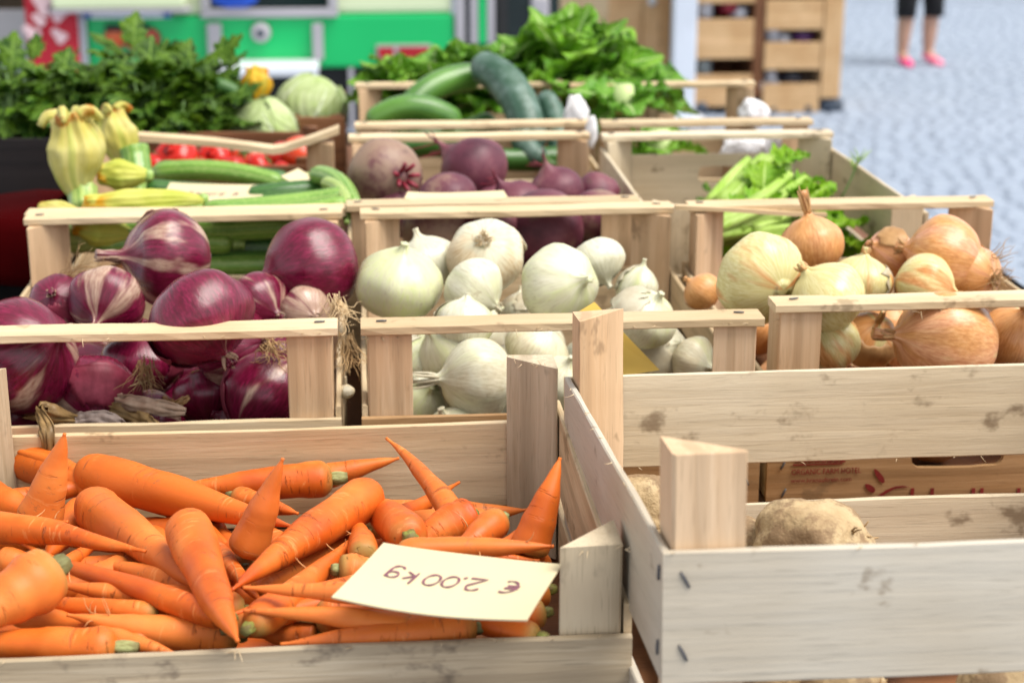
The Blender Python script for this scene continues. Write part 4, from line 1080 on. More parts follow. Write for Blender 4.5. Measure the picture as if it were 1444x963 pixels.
def price_card(corners, label, text=True, thick=.0009, mat='card', writing=.0105, off=(.0, .0), curl=.0022):
    """corners: far-left, far-right, near-right, near-left as seen in the photo"""
    P = [Vector(c) for c in corners]; ctr = sum(P, Vector()) / 4
    ex = ((P[1] - P[0]) + (P[2] - P[3])).normalized(); nrm = ex.cross((P[0] - P[3]) + (P[1] - P[2])).normalized(); ey = nrm.cross(ex)
    hw_ = (P[1] - P[0]).length / 2; bend = lambda x, y_: curl * ((x / hw_) ** 2 + .35 * math.sin(x / hw_ * 2.2 + y_ * 40))
    n = 12; vs, fs = [], []
    for j in range(n + 1):
        for i in range(n + 1):
            u, v = i / n, j / n; p = P[3] * (1 - u) * (1 - v) + P[2] * u * (1 - v) + P[1] * u * v + P[0] * (1 - u) * v - ctr
            vs.append((p.dot(ex), p.dot(ey), p.dot(nrm) * .2 + bend(p.dot(ex), p.dot(ey))))
    for j in range(n):
        for i in range(n): a = j * (n + 1) + i; fs.append((a, a + 1, a + n + 2, a + n + 1))
    o = mesh_obj('price_card', vs, fs, M[mat], smooth=False); md = o.modifiers.new('t', 'SOLIDIFY'); md.thickness = thick; md.offset = -1
    mw = Matrix((ex, ey, nrm)).transposed(); o.rotation_euler = mw.to_euler(); o.location = ctr
    tag(o, label, 'price card')
    if text:
        st = handwriting(writing); st = [[(-(x - 3.05 * writing) + off[0], -(y_ - .45 * writing) + off[1]) for x, y_ in q] for q in st]
        h = strokes_obj(o, st, .0011 * writing / .0105, M['ink']); h.location.z = .0002
        for v in h.data.vertices: v.co.z += bend(v.co.x, v.co.y)
    return o
zc = 1.238
corners = [at_z(541, 768, zc + .006), at_z(793, 800, zc + .004), at_z(743, 880, zc - .001), at_z(468, 848, zc + .001)]
price_card(corners, 'cream price card with euro 2.00 kg in plum ink, lying on the carrots', off=(.002, .001), writing=.0118)

# ================================================================== onions
def onion_mesh(kind, squash=1.0, neck=.35, lean=0., taper=1.0, seed=0):
    """unit-radius bulb, neck along +Z"""
    prof = [(-.92, .02), (-.915, .10), (-.90, .17)]
    for i in range(1, 26):
        a = -math.pi / 2 + math.pi * i / 26; z = math.sin(a) * .9; rr = math.cos(a) ** (.92)
        if z > .35: rr = rr * (1 - .18 * ((z - .35) / .55) ** 1.2)
        prof.append((z, max(rr, .16)))
    prof = [p for p in prof if p[0] < .80]
    prof += [(.86, .24), (.93, .155), (1.0, .11), (1.0 + neck * .4, .085), (1.0 + neck * .75, .085), (1.0 + neck, .10), (1.0 + neck * 1.01, .04)]
    seg = 40; pts = [(lean * max(0, z - .7) * 1.2, .4 * lean * max(0, z - .7), z * squash) for z, r_ in prof]
    rad = [r_ for z, r_ in prof]
    def bump(i, ph, p):
        z, r_ = prof[i]; b = 1 + .022 * math.cos(7 * ph + seed) + .085 * nz((math.cos(ph) * 1.1 + seed, math.sin(ph) * 1.1, z)) + .006 * nz((ph * 6, z * .6, seed))
        if z > .8: b += .30 * nz((math.cos(ph) * 2.2 + seed, math.sin(ph) * 2.2, z * 2.)) + .10 * math.cos(5 * ph + seed + 3 * z)
        return b
    return tube_data(pts, rad, seg, bump)
def skin_patch(ph0, ph1, z0, z1, r=1.03, squash=1., seed=0, lift=.10):
    nu, nv = 14, 12; vs, fs = [], []
    for j in range(nv + 1):
        for i in range(nu + 1):
            u, v = i / nu, j / nv; edge = 1 - min(u, 1 - u, v, 1 - v) * 2
            rag = .16 * edge ** 3
            ph = ph0 + (ph1 - ph0) * (u + rag * nz((v * 5 + seed, u * 3, 0))); z = z0 + (z1 - z0) * (v + rag * 1.2 * nz((u * 6 + seed, v * 3, 5)))
            z = max(-.88, min(.88, z)); rr = math.sqrt(max(0, 1 - (z / .92) ** 2)) ** .92
            if z > .35: rr *= 1 - .18 * ((z - .35) / .55) ** 1.2
            k = r + lift * edge ** 4 * (.5 + .5 * nz((u * 4 + seed, v * 4, 2)))
            vs.append((rr * k * math.cos(ph), rr * k * math.sin(ph), z * squash * (1 + .02)))
    for j in range(nv):
        for i in range(nu): a = j * (nu + 1) + i; fs.append((a, a + 1, a + nu + 2, a + nu + 1))
    return vs, fs
def roots(n, l, r0, squash=1., curl=.5, seed=0):
    rn = random.Random(seed); sp = []
    for _ in range(n):
        a = rn.uniform(0, 6.28); q = rn.uniform(0, .15); p = Vector((q * math.cos(a), q * math.sin(a), -.88 * squash)); pts = [p]
        d = Vector((math.cos(a) * .7, math.sin(a) * .7, -1)).normalized(); st = l * rn.uniform(.4, 1.1) / 9
        for k in range(9):
            d = (d + Vector((rn.uniform(-1, 1), rn.uniform(-1, 1), rn.uniform(-1, 1))) * curl).normalized(); pts.append(pts[-1] + d * st)
        sp.append((pts, [r0 * (1 - .7 * k / 9) for k in range(10)]))
    return hair_tubes(sp)
def onion(kind, px, py, rpx, z, dirv, label, tint=(.2, .2, 0), squash=None, neck=.2, lean=.0, patch=None, root=0, roll=0., taper=1., group=None, y_=None, root_l=.7):
    c = at_z(px, py, z) if y_ is None else at_y(px, py, y_); r_ = rpx * depth(c) / F_PX
    sd_ = random.randint(0, 9999); sq = squash or random.uniform(.86, .98)
    v, f = onion_mesh(kind, sq, neck, lean, taper, sd_ * .01)
    o = mesh_obj(kind + '_onion', [Vector(q) * r_ for q in v], f, M[kind])
    aim(o, c, view_dir(*dirv), roll); o.color = (*tint, 1)
    tag(o, label, kind + ' onion', group or kind + ' onions in their crate')
    if patch is None and random.random() < (.75 if kind != 'red' else .45):
        a0 = random.uniform(0, 6.28); patch = [(a0, a0 + random.uniform(.9, 2.0), random.uniform(-.2, .2), .85, {'red': 'skin_red', 'white': 'skin_white', 'yellow': 'skin_tan'}[kind])]
    for pt in (patch or []):
        v, f = skin_patch(*pt[:4], squash=sq, seed=sd_ * .1); s_ = mesh_obj('loose_skin', [Vector(q) * r_ for q in v], f, M[pt[4]], o)
        m_ = s_.modifiers.new('t', 'SOLIDIFY'); m_.thickness = .0004
    if neck > (.21 if kind == 'white' else .15):      # dry frayed neck end
        rn = random.Random(sd_); sp = []
        for k in range(9):
            a = 6.28 * k / 9 + rn.uniform(-.2, .2); b = Vector((.08 * math.cos(a) + lean * .3, .08 * math.sin(a), .98 * sq)); e = b + Vector((rn.uniform(-.12, .12), rn.uniform(-.12, .12), neck * rn.uniform(.7, 1.25)))
            sp.append((bez(b, (b + e) / 2 + Vector((math.cos(a) * .05, math.sin(a) * .05, 0)), e, 6), [.04, .045, .04, .034, .026, .01]))
        v, f = hair_tubes(sp, 5); nk = mesh_obj('dry_neck', [Vector(q) * r_ for q in v], f, M['skin_tan' if kind == 'yellow' else 'skin_pale' if kind == 'red' else 'skin_white'], o); nk['kind'] = 'stuff'
    if root:
        v, f = roots(root, root_l, .016, sq, .45, sd_); mesh_obj('roots', [Vector(q) * r_ for q in v], f, M['hair' if kind != 'yellow' else 'hair_d'], o)['kind'] = 'stuff'
    return o
RED = [
    (236, 364, 70, 1.268, (-.92, .02, .35), 'red onion with pale torn skin, neck to the left, topmost of its crate', dict(tint=(.28, 0, 0), patch=[(2.2, 4.2, -.3, .6, 'skin_pale')], neck=.5, lean=.15)),
    (438, 378, 70, 1.262, (-.6, -.15, .3), 'shiny plum red onion with a peeling flap, back right of its crate', dict(tint=(.02, 0, 0), patch=[(3.0, 5.0, -.2, .75, 'skin_red')], squash=1.05)),
    (84, 428, 42, 1.246, (.0, .3, .9), 'small dark red onion at the left post of its crate', dict(tint=(0, 0, 0), root=14)),
    (150, 426, 54, 1.252, (-.1, -.6, .8), 'red onion with broad cream patch beside the small dark one', dict(tint=(.30, 0, 0), neck=.15)),
    (284, 450, 77, 1.262, (.55, -.75, .25), 'largest red onion, in the middle above the front rail, with torn dark skin', dict(tint=(.1, 0, 0), patch=[(3.6, 5.6, -.5, .5, 'skin_red')], root=0)),
    (366, 430, 48, 1.240, (.6, -.3, .5), 'greyish purple onion wedged between the largest and the shiny one', dict(tint=(.25, 0, 0))),
    (30, 500, 84, 1.236, (.7, .3, .4), 'big red onion at the left edge crossing the front rail', dict(tint=(.05, 0, 0))),
    (132, 560, 66, 1.196, (.2, -.5, .7), 'dark red onion low behind the front rail beside the roots', dict(tint=(.2, 0, 0), patch=[(.2, 2.2, .2, .85, 'skin_red')])),
    (372, 556, 60, 1.192, (-.55, -.75, .4), 'long red onion with frayed neck pointing down to the carrot crate', dict(tint=(.05, 0, 0), neck=.6, squash=1.1)),
    (10, 582, 56, 1.186, (-.4, .4, .5), 'purple onion low in the left corner behind the carrot crate', dict(tint=(.12, 0, 0))),
    (290, 560, 46, 1.176, (.2, -.9, .4), 'deep red onion with papery dark skin low in the middle', dict(tint=(0, 0, 0), patch=[(3.5, 6.0, -.6, .5, 'skin_red')])),
    (214, 600, 50, 1.168, (-.9, .1, .4), 'pinkish streaked onion with a thick dry neck lying low behind the board', dict(tint=(.36, 0, 0), neck=.45, patch=())),
    (330, 490, 60, 1.215, (.5, .1, .3), 'shaded red onion right under the front rail', dict(tint=(.0, 0, 0), root=30, y_=1.32)),
    (431, 440, 38, 1.235, (.5, -.2, .8), 'pale pinkish onion with roots at the right end of the rail', dict(tint=(.9, 0, 0), root=36, root_l=1.3)),
    (200, 510, 56, 1.20, (.1, .9, .2), 'red onion in shade below the rail behind the hairy roots', dict(tint=(.0, 0, 0), y_=1.36, root=0)),
]
for a in RED: onion('red', *a[:6], **a[6])
WHITE = [
    (563, 400, 62, 1.255, (.15, .85, .45), 'white onion with green streaks over its left side, by the left post', dict(tint=(.9, 0, 0), neck=.12, patch=())),
    (602, 372, 46, 1.250, (-.3, .9, .1), 'white onion mostly hidden behind the green-streaked one', dict(tint=(.1, .2, 0))),
    (684, 362, 56, 1.262, (.05, -.45, -.9), 'white onion showing its brown root plate, topmost at the back', dict(tint=(.0, .9, 0), root=40, root_l=.35)),
    (668, 408, 46, 1.255, (.75, -.55, .3), 'smooth small white onion with tiny neck to the lower right', dict(tint=(.25, 0, 0), neck=.22)),
    (655, 455, 42, 1.240, (.1, .95, .1), 'white onion peeping above the front rail in the middle', dict(tint=(.3, 0, 0), neck=.1)),
    (789, 402, 58, 1.256, (.6, .1, .75), 'large white onion with pale green blush, right of the middle', dict(tint=(.8, 0, 0), neck=.2, patch=())),
    (842, 370, 41, 1.258, (.3, -.6, .2), 'glossy round white onion at the back right', dict(tint=(.05, 0, 0), neck=.2)),
    (908, 448, 48, 1.240, (.4, .6, .5), 'white onion with green top fold by the right post', dict(tint=(.75, 0, 0))),
    (898, 408, 30, 1.238, (.2, .8, .2), 'slim pale onion against the right post', dict(tint=(.1, .2, 0), squash=1.25)),
    (588, 510, 48, 1.200, (.4, .8, .3), 'striped white onion beside the left front post below the rail', dict(tint=(.8, 0, 0))),
    (640, 496, 52, 1.205, (-.6, .5, .4), 'white onion behind the long-necked one below the rail', dict(tint=(.6, .1, 0), y_=1.30)),
    (672, 534, 60, 1.200, (-.93, .0, .30), 'white onion with a thick pink-tinged neck pointing left, below the rail', dict(tint=(.2, .3, 0), neck=.62, patch=[(2.4, 4.4, .2, .85, 'skin_white')])),
    (594, 568, 42, 1.172, (.3, .4, .6), 'greenish white onion lowest in the front left corner', dict(tint=(.9, 0, 0))),
    (757, 492, 46, 1.215, (.3, .5, .2), 'white onion with loose roots left of the tall carrot post', dict(tint=(.2, .4, 0), root=16, y_=1.31)),
    (792, 540, 44, 1.190, (.2, .6, .5), 'white onion seen between the two crate posts', dict(tint=(.3, .1, 0))),
    (930, 496, 46, 1.226, (.5, .2, .6), 'large white onion right of the yellow card', dict(tint=(.1, .1, 0), y_=1.32)),
    (978, 508, 34, 1.215, (.7, -.3, .6), 'white onion with grey smears at the right side slat', dict(tint=(.2, .5, 0), root=14, y_=1.30)),
    (868, 516, 26, 1.205, (.2, .5, .3), 'small white onion under the yellow card', dict(tint=(.0, .0, 0), y_=1.28)),
    (735, 440, 34, 1.20, (.0, .9, .0), 'white onion low in the gap behind the blushed one', dict(tint=(.1, .6, 0), y_=1.42)),
]
for a in WHITE: onion('white', *a[:6], **a[6])
YEL = [
    (1072, 392, 66, 1.268, (-.35, .25, -.6), 'large half yellow, half pink onion at the left of its crate', dict(tint=(.55, .8, 0), neck=.3, patch=())),
    (1146, 344, 45, 1.275, (-.2, .95, .15), 'golden onion standing upright with a dry neck, at the back', dict(tint=(.0, .2, 0), neck=.75, lean=-.15, patch=[(3.8, 5.2, -.1, .8, 'skin_tan')])),
    (1166, 420, 56, 1.262, (-.6, .75, .1), 'greyish pale yellow onion in the middle above the rail', dict(tint=(.85, 0, 0))),
    (1214, 396, 44, 1.258, (.1, .9, .2), 'pale yellow onion with dry top behind the greyish one', dict(tint=(.6, .2, 0), patch=[(3.2, 5.4, -.5, .6, 'skin_white')])),
    (1253, 358, 37, 1.262, (-.7, .3, .4), 'pink orange onion at the back between golden and rooted ones', dict(tint=(.0, .9, 0))),
    (1330, 362, 60, 1.270, (-.92, .25, -.25), 'copper red onion leaning back at the right with hairy roots', dict(tint=(.0, .7, 0), patch=[(3.6, 5.2, -.3, .7, 'skin_tan')], root=44, root_l=1.0)),
    (1372, 388, 44, 1.256, (-.6, .2, -.75), 'copper onion under the hairy roots at the far right', dict(tint=(.0, .6, 0), root=50, root_l=.9)),
    (1304, 404, 46, 1.256, (.9, -.25, .35), 'shiny yellow onion with its neck to the right, above the rail', dict(tint=(.45, .0, 0), neck=.3, squash=1.0)),
    (990, 412, 28, 1.235, (-.6, .5, .0), 'small tan onion in the left corner behind the large one', dict(tint=(.0, .1, 0))),
    (1168, 484, 46, 1.225, (-.5, .8, .3), 'cream and orange onion right of the front post below the rail', dict(tint=(.55, .5, 0))),
    (1226, 478, 42, 1.210, (.15, .6, .75), 'brown-necked onion with curling dry skin under the rail', dict(tint=(.3, .3, 0), neck=.6, patch=[(3.5, 5.8, -.5, .6, 'skin_tan')])),
    (1332, 482, 72, 1.232, (-.95, .12, .2), 'big glossy amber onion lying sideways below the rail', dict(tint=(.15, .5, 0), squash=1.12, neck=.35)),
    (1432, 474, 50, 1.228, (.1, .7, .6), 'tan onion with dark roots at the right edge below the rail', dict(tint=(.1, .3, 0), root=24)),
    (1290, 500, 40, 1.19, (.2, .5, .5), 'orange onion deep in the shade behind the amber one', dict(tint=(0, .5, 0), y_=1.36)),
]
for a in YEL: onion('yellow', *a[:6], **a[6])

for kind, bx0, bx1, n in (('red', -.30, -.045, 14), ('white', .012, .275, 12), ('yellow', .328, .585, 14)):
    for i in range(n):
        x = bx0 + .03 + (bx1 - bx0 - .06) * ((i * .382 + .1) % 1.); y_ = 1.235 + .33 * (i + .5) / n; c = Vector((x, y_, TB + .036 + random.uniform(0, .012)))
        v, f = onion_mesh(kind, .92, .15, 0, 1, i * 3.3); r_ = random.uniform(.028, .033)
        o = mesh_obj(kind + '_onion', [Vector(q) * r_ for q in v], f, M[kind]); aim(o, c, (random.uniform(-1, 1), random.uniform(-1, 1), random.uniform(-.2, 1))); o.color = (.1, .3, 0, 1)
        tag(o, kind + ' onion at the bottom of its crate, glimpsed through gaps', kind + ' onion', 'buried %s onions' % kind)

# a few loose dry leaves and root tangles in the red-onion crate
def strip(pts, w_, mat, label, name='dry_onion_leaf', cat='onion leaf', curl=.5):
    P = [Vector(p) for p in pts]; n = 26; c = sum(P, Vector()) / len(P)
    def cat_(t):
        k = t * (len(P) - 1); i = min(int(k), len(P) - 2); f = k - i; p0, p1, p2, p3 = P[max(i - 1, 0)], P[i], P[i + 1], P[min(i + 2, len(P) - 1)]
        return .5 * ((2 * p1) + (p2 - p0) * f + (2 * p0 - 5 * p1 + 4 * p2 - p3) * f * f + (3 * p1 - p0 - 3 * p2 + p3) * f ** 3)
    vs, fs = [], []; m_ = 9
    for i in range(n + 1):
        t = i / n; p = cat_(t); d = (cat_(min(1, t + .03)) - cat_(max(0, t - .03))).normalized(); a = d.cross(FW).normalized(); b = a.cross(d)
        ww = w_ * (.35 + .65 * math.sin(math.pi * min(1, t * .9 + .08)) ** .6) * (1 + .5 * nz((t * 8, c.x * 50, 0)))
        for k in range(m_ + 1):
            u = k / m_ - .5; vs.append(p + a * u * ww + b * (curl * ww * (u * u * 2 - .25) + .0042 * nz((t * 7, k * 1.1, c.x * 90)) + .0012 * math.sin(k * 2.3 + t * 4)) - c)
    for i in range(n):
        for k in range(m_): q = i * (m_ + 1) + k; fs.append((q, q + 1, q + m_ + 2, q + m_ + 1))
    o = mesh_obj(name, vs, fs, M[mat]); o.location = c; mod = o.modifiers.new('t', 'SOLIDIFY'); mod.thickness = .0007
    return tag(o, label, cat, 'dry leaves among the red onions')
strip([at_z(118, 592, 1.196), at_z(78, 584, 1.206), at_z(58, 578, 1.212), at_z(66, 604, 1.212), at_z(70, 640, 1.194)], .011, 'skin_dry', 'dry brown leaf bent over the back board of the carrot crate')
strip([at_z(150, 572, 1.196), at_z(190, 584, 1.194), at_z(222, 606, 1.188)], .014, 'skin_dry', 'dark dry leaf lying across the low red onions')
strip([at_z(106, 596, 1.196), at_z(140, 592, 1.197), at_z(176, 604, 1.190)], .016, 'skin_grey', 'grey papery onion skin behind the carrot crate')
strip([at_z(36, 586, 1.192), at_z(80, 590, 1.194), at_z(108, 592, 1.192)], .008, 'skin_tan', 'tan dry leaf at the left behind the carrot crate')
strip([at_z(226, 560, 1.192), at_z(244, 570, 1.190), at_z(266, 560, 1.192)], .007, 'skin_tan', 'small curved tan skin under the front rail')
strip([at_z(160, 560, 1.20), at_z(185, 568, 1.203), at_z(262, 580, 1.198)], .012, 'skin_pale', 'pale torn onion skin over the low neck')
def tangle(p, l, n, label, seed=1, mat='hair', dirv=(0, 0, -1), r0=.00042, curl=.45, name='root_tangle'):
    rn = random.Random(seed); sp = []
    for _ in range(n):
        pts = [Vector((rn.gauss(0, .0035), rn.gauss(0, .0035), rn.gauss(0, .0035)))]; d = Vector(dirv).normalized()
        for k in range(9):
            d = (d + Vector((rn.uniform(-1, 1), rn.uniform(-1, 1), rn.uniform(-1, 1))) * curl).normalized(); pts.append(pts[-1] + d * l * rn.uniform(.5, 1.1) / 9)
        sp.append((pts, [r0 * (1 - .6 * k / 9) for k in range(10)]))
    v, f = hair_tubes(sp); o = mesh_obj(name, v, f, M[mat]); o.location = p
    return tag(o, label, 'roots', 'dry roots among the onions')
tangle(at_z(205, 512, 1.225), .034, 46, 'tuft of tan roots hanging in front of the low red onions', 3, 'hair_d', (-.1, -.05, -1))
tangle(at_z(206, 540, 1.210), .05, 6, 'long stray pale rootlets reaching left from the tuft', 5, 'hair', (-1, -.1, -.25), .0006, .25)
tangle(at_z(470, 425, 1.262), .036, 40, 'curly dry roots over the right end of the red onion rail', 8, 'hair', (.25, -.2, -.7), .00045, .6)
tangle(at_z(487, 478, 1.23), .04, 40, 'dry roots hanging between the red and white onion crates', 9, 'hair_d', (.0, -.1, -1), .00045, .4)
tangle(at_z(380, 484, 1.238), .03, 46, 'brown root mat just under the red onion rail', 12, 'hair_d', (.3, -.1, -.5), .0004, .7)
tangle(at_z(90, 396, 1.262), .05, 34, 'dry grassy roots beside the left post of the red onion crate', 14, 'hair_d', (.6, .1, .25), .0004, .5)
g_ = onion('white', 488, 552, 12, 1.20, (.0, .9, .3), 'small dusty bulb stuck between the red and white onion crates', dict(tint=(0, .9, 0))['tint'], neck=1.0, y_=1.25, group='white onions in their crate', root=14)

# yellow card tucked behind the white onion crate's front rail
c4 = [at_y(812, 442, 1.232), at_y(838, 426, 1.235), at_y(930, 522, 1.215), at_y(880, 530, 1.212)]
P = c4; vs = [tuple(p) for p in P]; ctr = sum(P, Vector()) / 4
o = mesh_obj('price_card', [p - ctr for p in P], [(0, 1, 2, 3)], M['ycard'], smooth=False); o.location = ctr; o.modifiers.new('t', 'SOLIDIFY').thickness = .001
tag(o, 'yellow card stuck behind the rail of the white onion crate', 'price card')

# ================================================================== beetroots
def beet(px, py, rpx, y_, dirv, label, tint=0., sq=.95, stems=0, tail=1):
    c = at_y(px, py, y_); r_ = rpx * depth(c) / F_PX; sd_ = random.uniform(0, 99)
    prof = [(1.9, .012), (1.6, .03), (1.35, .06), (1.15, .13), (1.0, .28)] + [(math.sin(a) * .95, math.cos(a)) for a in np.linspace(1.15, -1.35, 20)] + [(-.97, .12), (-1.0, .03)]
    prof = prof if tail else prof[4:]
    v, f = tube_data([(.25 * max(0, z - 1) ** 2, .1 * max(0, z - 1), z * sq) for z, q in prof], [q for z, q in prof], 30, lambda i, ph, p: 1 + .07 * nz((math.cos(ph) * 1.4 + sd_, math.sin(ph) * 1.4, p.z * 1.5)))
    o = mesh_obj('beetroot', [Vector(q) * r_ for q in v], f, M['beet']); aim(o, c, view_dir(*dirv)); o.color = (tint, 0, 0, 1); tag(o, label, 'beetroot', 'beetroots in their crate')
    if stems:
        sp = []
        for k in range(stems):
            a = 6.28 * k / stems; b = Vector((.12 * math.cos(a), .12 * math.sin(a), -.90 * sq)) * r_; e = b + Vector((.25 * math.cos(a), .25 * math.sin(a), -random.uniform(.2, .42))) * r_
            sp.append(([b, (b + e) / 2, e], [.055 * r_, .06 * r_, .05 * r_]))
        v, f = join_data([tube_data(p, q, 8) for p, q in sp]); mesh_obj('leaf_stubs', v, f, M['beet_stem'], o)['kind'] = 'stuff'
    if tail:
        sp = []
        for k in range(5):
            b = Vector((0, 0, (1.0 + .1 * k) * sq)) * r_; e = b + Vector((random.uniform(-.6, .6), random.uniform(-.6, .6), random.uniform(.2, .6))) * r_
            sp.append((bez(b, (b + e) / 2 + Vector((.1 * r_, 0, 0)), e, 6), [.018 * r_] * 5 + [.006 * r_]))
        v, f = hair_tubes(sp, 5); mesh_obj('rootlets', v, f, M['beet_stem'], o)['kind'] = 'stuff'
    return o
beet(543, 248, 54, 1.80, (-.5, .1, -.7), 'large earthy brown beetroot with red leaf stubs, left in its crate', .5, stems=7, tail=0).rotation_euler.rotate_axis('Z', .4)
beet(668, 241, 50, 1.86, (-.75, .6, -.2), 'dark purple beetroot with root pointing up left, topmost', .0)
beet(630, 286, 46, 1.72, (.2, -.4, .1), 'brownish beetroot just behind the rail in the middle', .38)
beet(785, 272, 40, 1.76, (-.3, .7, .3), 'small purple beetroot with dark stalks at the right', .1, stems=6)
beet(614, 322, 50, 1.67, (.3, -.5, -.6), 'half brown, half violet beetroot low at the left post', .45)
beet(764, 326, 62, 1.68, (.4, -.6, -.5), 'large dusky violet beetroot low in the middle', .12, tail=0)
beet(840, 308, 44, 1.70, (.3, -.7, -.4), 'grey violet beetroot low at the right post', .25, tail=0)
beet(700, 300, 40, 1.80, (.2, .8, 0), 'dark beetroot in the shade between the others', 0., tail=0)
beet(560, 300, 40, 1.78, (.2, .8, 0), 'dark beetroot in the shade under the earthy one', 0., tail=0)
beet(690, 322, 46, 1.67, (.1, -.4, -.7), 'dark purple beetroot low between the half brown and the dusky one', .05, tail=0)
beet(730, 292, 40, 1.73, (-.4, .5, .2), 'dark beetroot with thin rootlets right behind the card', 0.)
beet(842, 276, 34, 1.78, (.6, .3, .2), 'small dark beetroot against the right side slat', .1, tail=0)
q = [at_y(575, 272, 1.66), at_y(710, 272, 1.66), at_y(716, 283, 1.64), at_y(570, 283, 1.64)]
price_card([q[0], q[1], q[2], q[3]], 'cream price card lying at the near end of the beetroot crate', text=False)

# ================================================================== zucchini and blossoms
def fruit_tube(pts, r, mat, name, label, cat, group, ribs=8, rb=.10, stem=True, prof=None, seg=26, n=30):
    P = [Vector(p) for p in pts]; c = sum(P, Vector()) / len(P); Q = bez(P[0], 2 * P[1] - .5 * (P[0] + P[2]), P[2], n); sd_ = random.uniform(0, 99)
    rad = []
    for i in range(n):
        s = i / (n - 1); e = min(1, s / .12, (1 - s) / .10)
        rad.append(r * max(.08, math.sqrt(1 - (1 - e) ** 2)) * (prof(s) if prof else 1 - .12 * s) * (1 + .03 * nz((s * 5, sd_, 0))))
    v, f = tube_data([q - c for q in Q], rad, seg, lambda i, ph, p: 1 + rb * math.cos(ribs * ph) * .5)
    uvs = [(k / seg, i / (n - 1)) for i in range(n) for k in range(seg)]
    # mirrored u so that the stripe pattern closes at the seam
    o = mesh_obj(name, v, f, M[mat], uvs=uvs); o.location = c; tag(o, label, cat, group)
    if stem:
        d = (Q[-1] - Q[-3]).normalized(); sv, sf = tube_data([Q[-1] - c - d * r * .1, Q[-1] - c + d * r * .5, Q[-1] - c + d * r * .9], [r * .5, r * .36, r * .42], 10, lambda i, ph, p: 1 + .15 * math.cos(5 * ph))
        mesh_obj('stem', sv, sf, M['zucp' if cat == 'zucchini' else 'sepal'], o)
    return o
def blossom(base, tip, r, mat, label, group='squash blossoms with the zucchini', prof=None, top=True):
    base, tip = Vector(base), Vector(tip); L = (tip - base).length; n, seg = 26, 50; sd_ = random.uniform(0, 99); pts, rad = [], []
    for i in range(n):
        s = i / (n - 1); rr = (.36 + .64 * math.sin(min(1, s / .62) * math.pi / 2) ** 1.1) * (1 - .52 * max(0, (s - .55) / .45) ** 1.2)
        if s > .9: rr *= 1.15 - 1.6 * (s - .9)
        pts.append((.05 * L * nz((s * 2, sd_, 0)), .05 * L * nz((s * 2, sd_, 5)), s * L)); rad.append(r * rr)
    def bump(i, ph, p):
        s = i / (n - 1); return 1 + .07 * math.cos(5 * ph + sd_ + 1.6 * s) * (.4 + s) + .05 * math.cos(13 * ph + sd_ + 2 * s) + .12 * nz((math.cos(ph) * 1.6 + sd_, math.sin(ph) * 1.6, s * 2.5)) + .36 * s * s * nz((math.cos(ph) * 2.5 + sd_, math.sin(ph) * 2.5, s * 5)) + .05 * nz((math.cos(ph) * 7, math.sin(ph) * 7, s * 6 + sd_))
    v, f = tube_data(pts, rad, seg, bump); uvs = [(k / seg, i / (n - 1)) for i in range(n) for k in range(seg)]
    v = [Vector(q) for q in v]
    for k in range(seg * 4):      # ragged curling lip
        i = len(v) - 1 - k; v[i].z += .10 * L * nz((v[i].x * 90 + sd_, v[i].y * 90, 1.))
    t = empty('squash_blossom', base, label, 'squash blossom', group)
    t.rotation_euler = (tip - base).to_track_quat('Z', 'Y').to_euler()
    b = mesh_obj('petals', v, f, M[mat], t, uvs=uvs)
    if top:      # petal tips twisted and folded over
        for k in range(4):
            a = 1.57 * k + sd_; st = Vector((math.cos(a), math.sin(a), 0)) * r * .45 + Vector((0, 0, L * .93)); e = st + Vector((math.cos(a + .8), math.sin(a + .8), -.2)) * r * .75
            m_ = (st + e) / 2 + Vector((0, 0, r * .55)); cp = bez(st, m_, e, 8)
            tv, tf = tube_data(cp, [r * (.40 - .03 * j) for j in range(8)], 12, lambda i, ph, p: .30 + .70 * abs(math.cos(ph)) + .2 * nz((ph * 2, i, sd_)))
            mesh_obj('petal_tip', tv, tf, M[mat], t, uvs=[(q / 12, .8 + .03 * j) for j in range(8) for q in range(12)])
    cv, cf = tube_data([(0, 0, -.35 * r), (0, 0, -.1 * r), (0, 0, .18 * r)], [r * .34, r * .42, r * .40], 14, lambda i, ph, p: 1 + .12 * math.cos(5 * ph))
    mesh_obj('green_base', cv, cf, M['zuc'], t)
    return t
ZG = 'zucchini in their crate'
def zu(p, yy, r, mat, label, **k): fruit_tube([at_y(x, y_, w_) for (x, y_), w_ in zip(p, yy)], r, mat, 'zucchini', label, 'zucchini', ZG, **k)
zu([(212, 246), (310, 242), (402, 262)], [1.92, 1.90, 1.88], .0125, 'zuc', 'long light green zucchini along the back of its crate')
zu([(500, 276), (390, 291), (284, 297)], [1.68, 1.67, 1.66], .0115, 'zuc', 'mid green zucchini lying just behind the near rail')
zu([(352, 282), (400, 274), (470, 268)], [1.78, 1.78, 1.80], .0135, 'zucd', 'dark green zucchini between the two price cards')
zu([(150, 328), (290, 324), (440, 318)], [1.66, 1.66, 1.66], .0135, 'zuc', 'striped zucchini seen under the near rail')
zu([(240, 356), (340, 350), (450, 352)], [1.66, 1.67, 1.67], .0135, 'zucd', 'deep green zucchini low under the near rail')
zu([(250, 376), (340, 374), (450, 372)], [1.66, 1.66, 1.66], .012, 'zuc', 'zucchini lowest behind the red onions')
zu([(90, 336), (140, 334), (196, 340)], [1.66, 1.66, 1.66], .0165, 'zucp', 'pale striped baby zucchini at the left post')
zu([(440, 248), (478, 258), (500, 300)], [1.80, 1.74, 1.66], .0105, 'zuc', 'curved zucchini hanging over the right corner of its crate')
zu([(455, 258), (482, 272), (489, 310)], [1.72, 1.68, 1.625], .007, 'zucp', 'thin pale zucchini end with orange tip at the right corner')
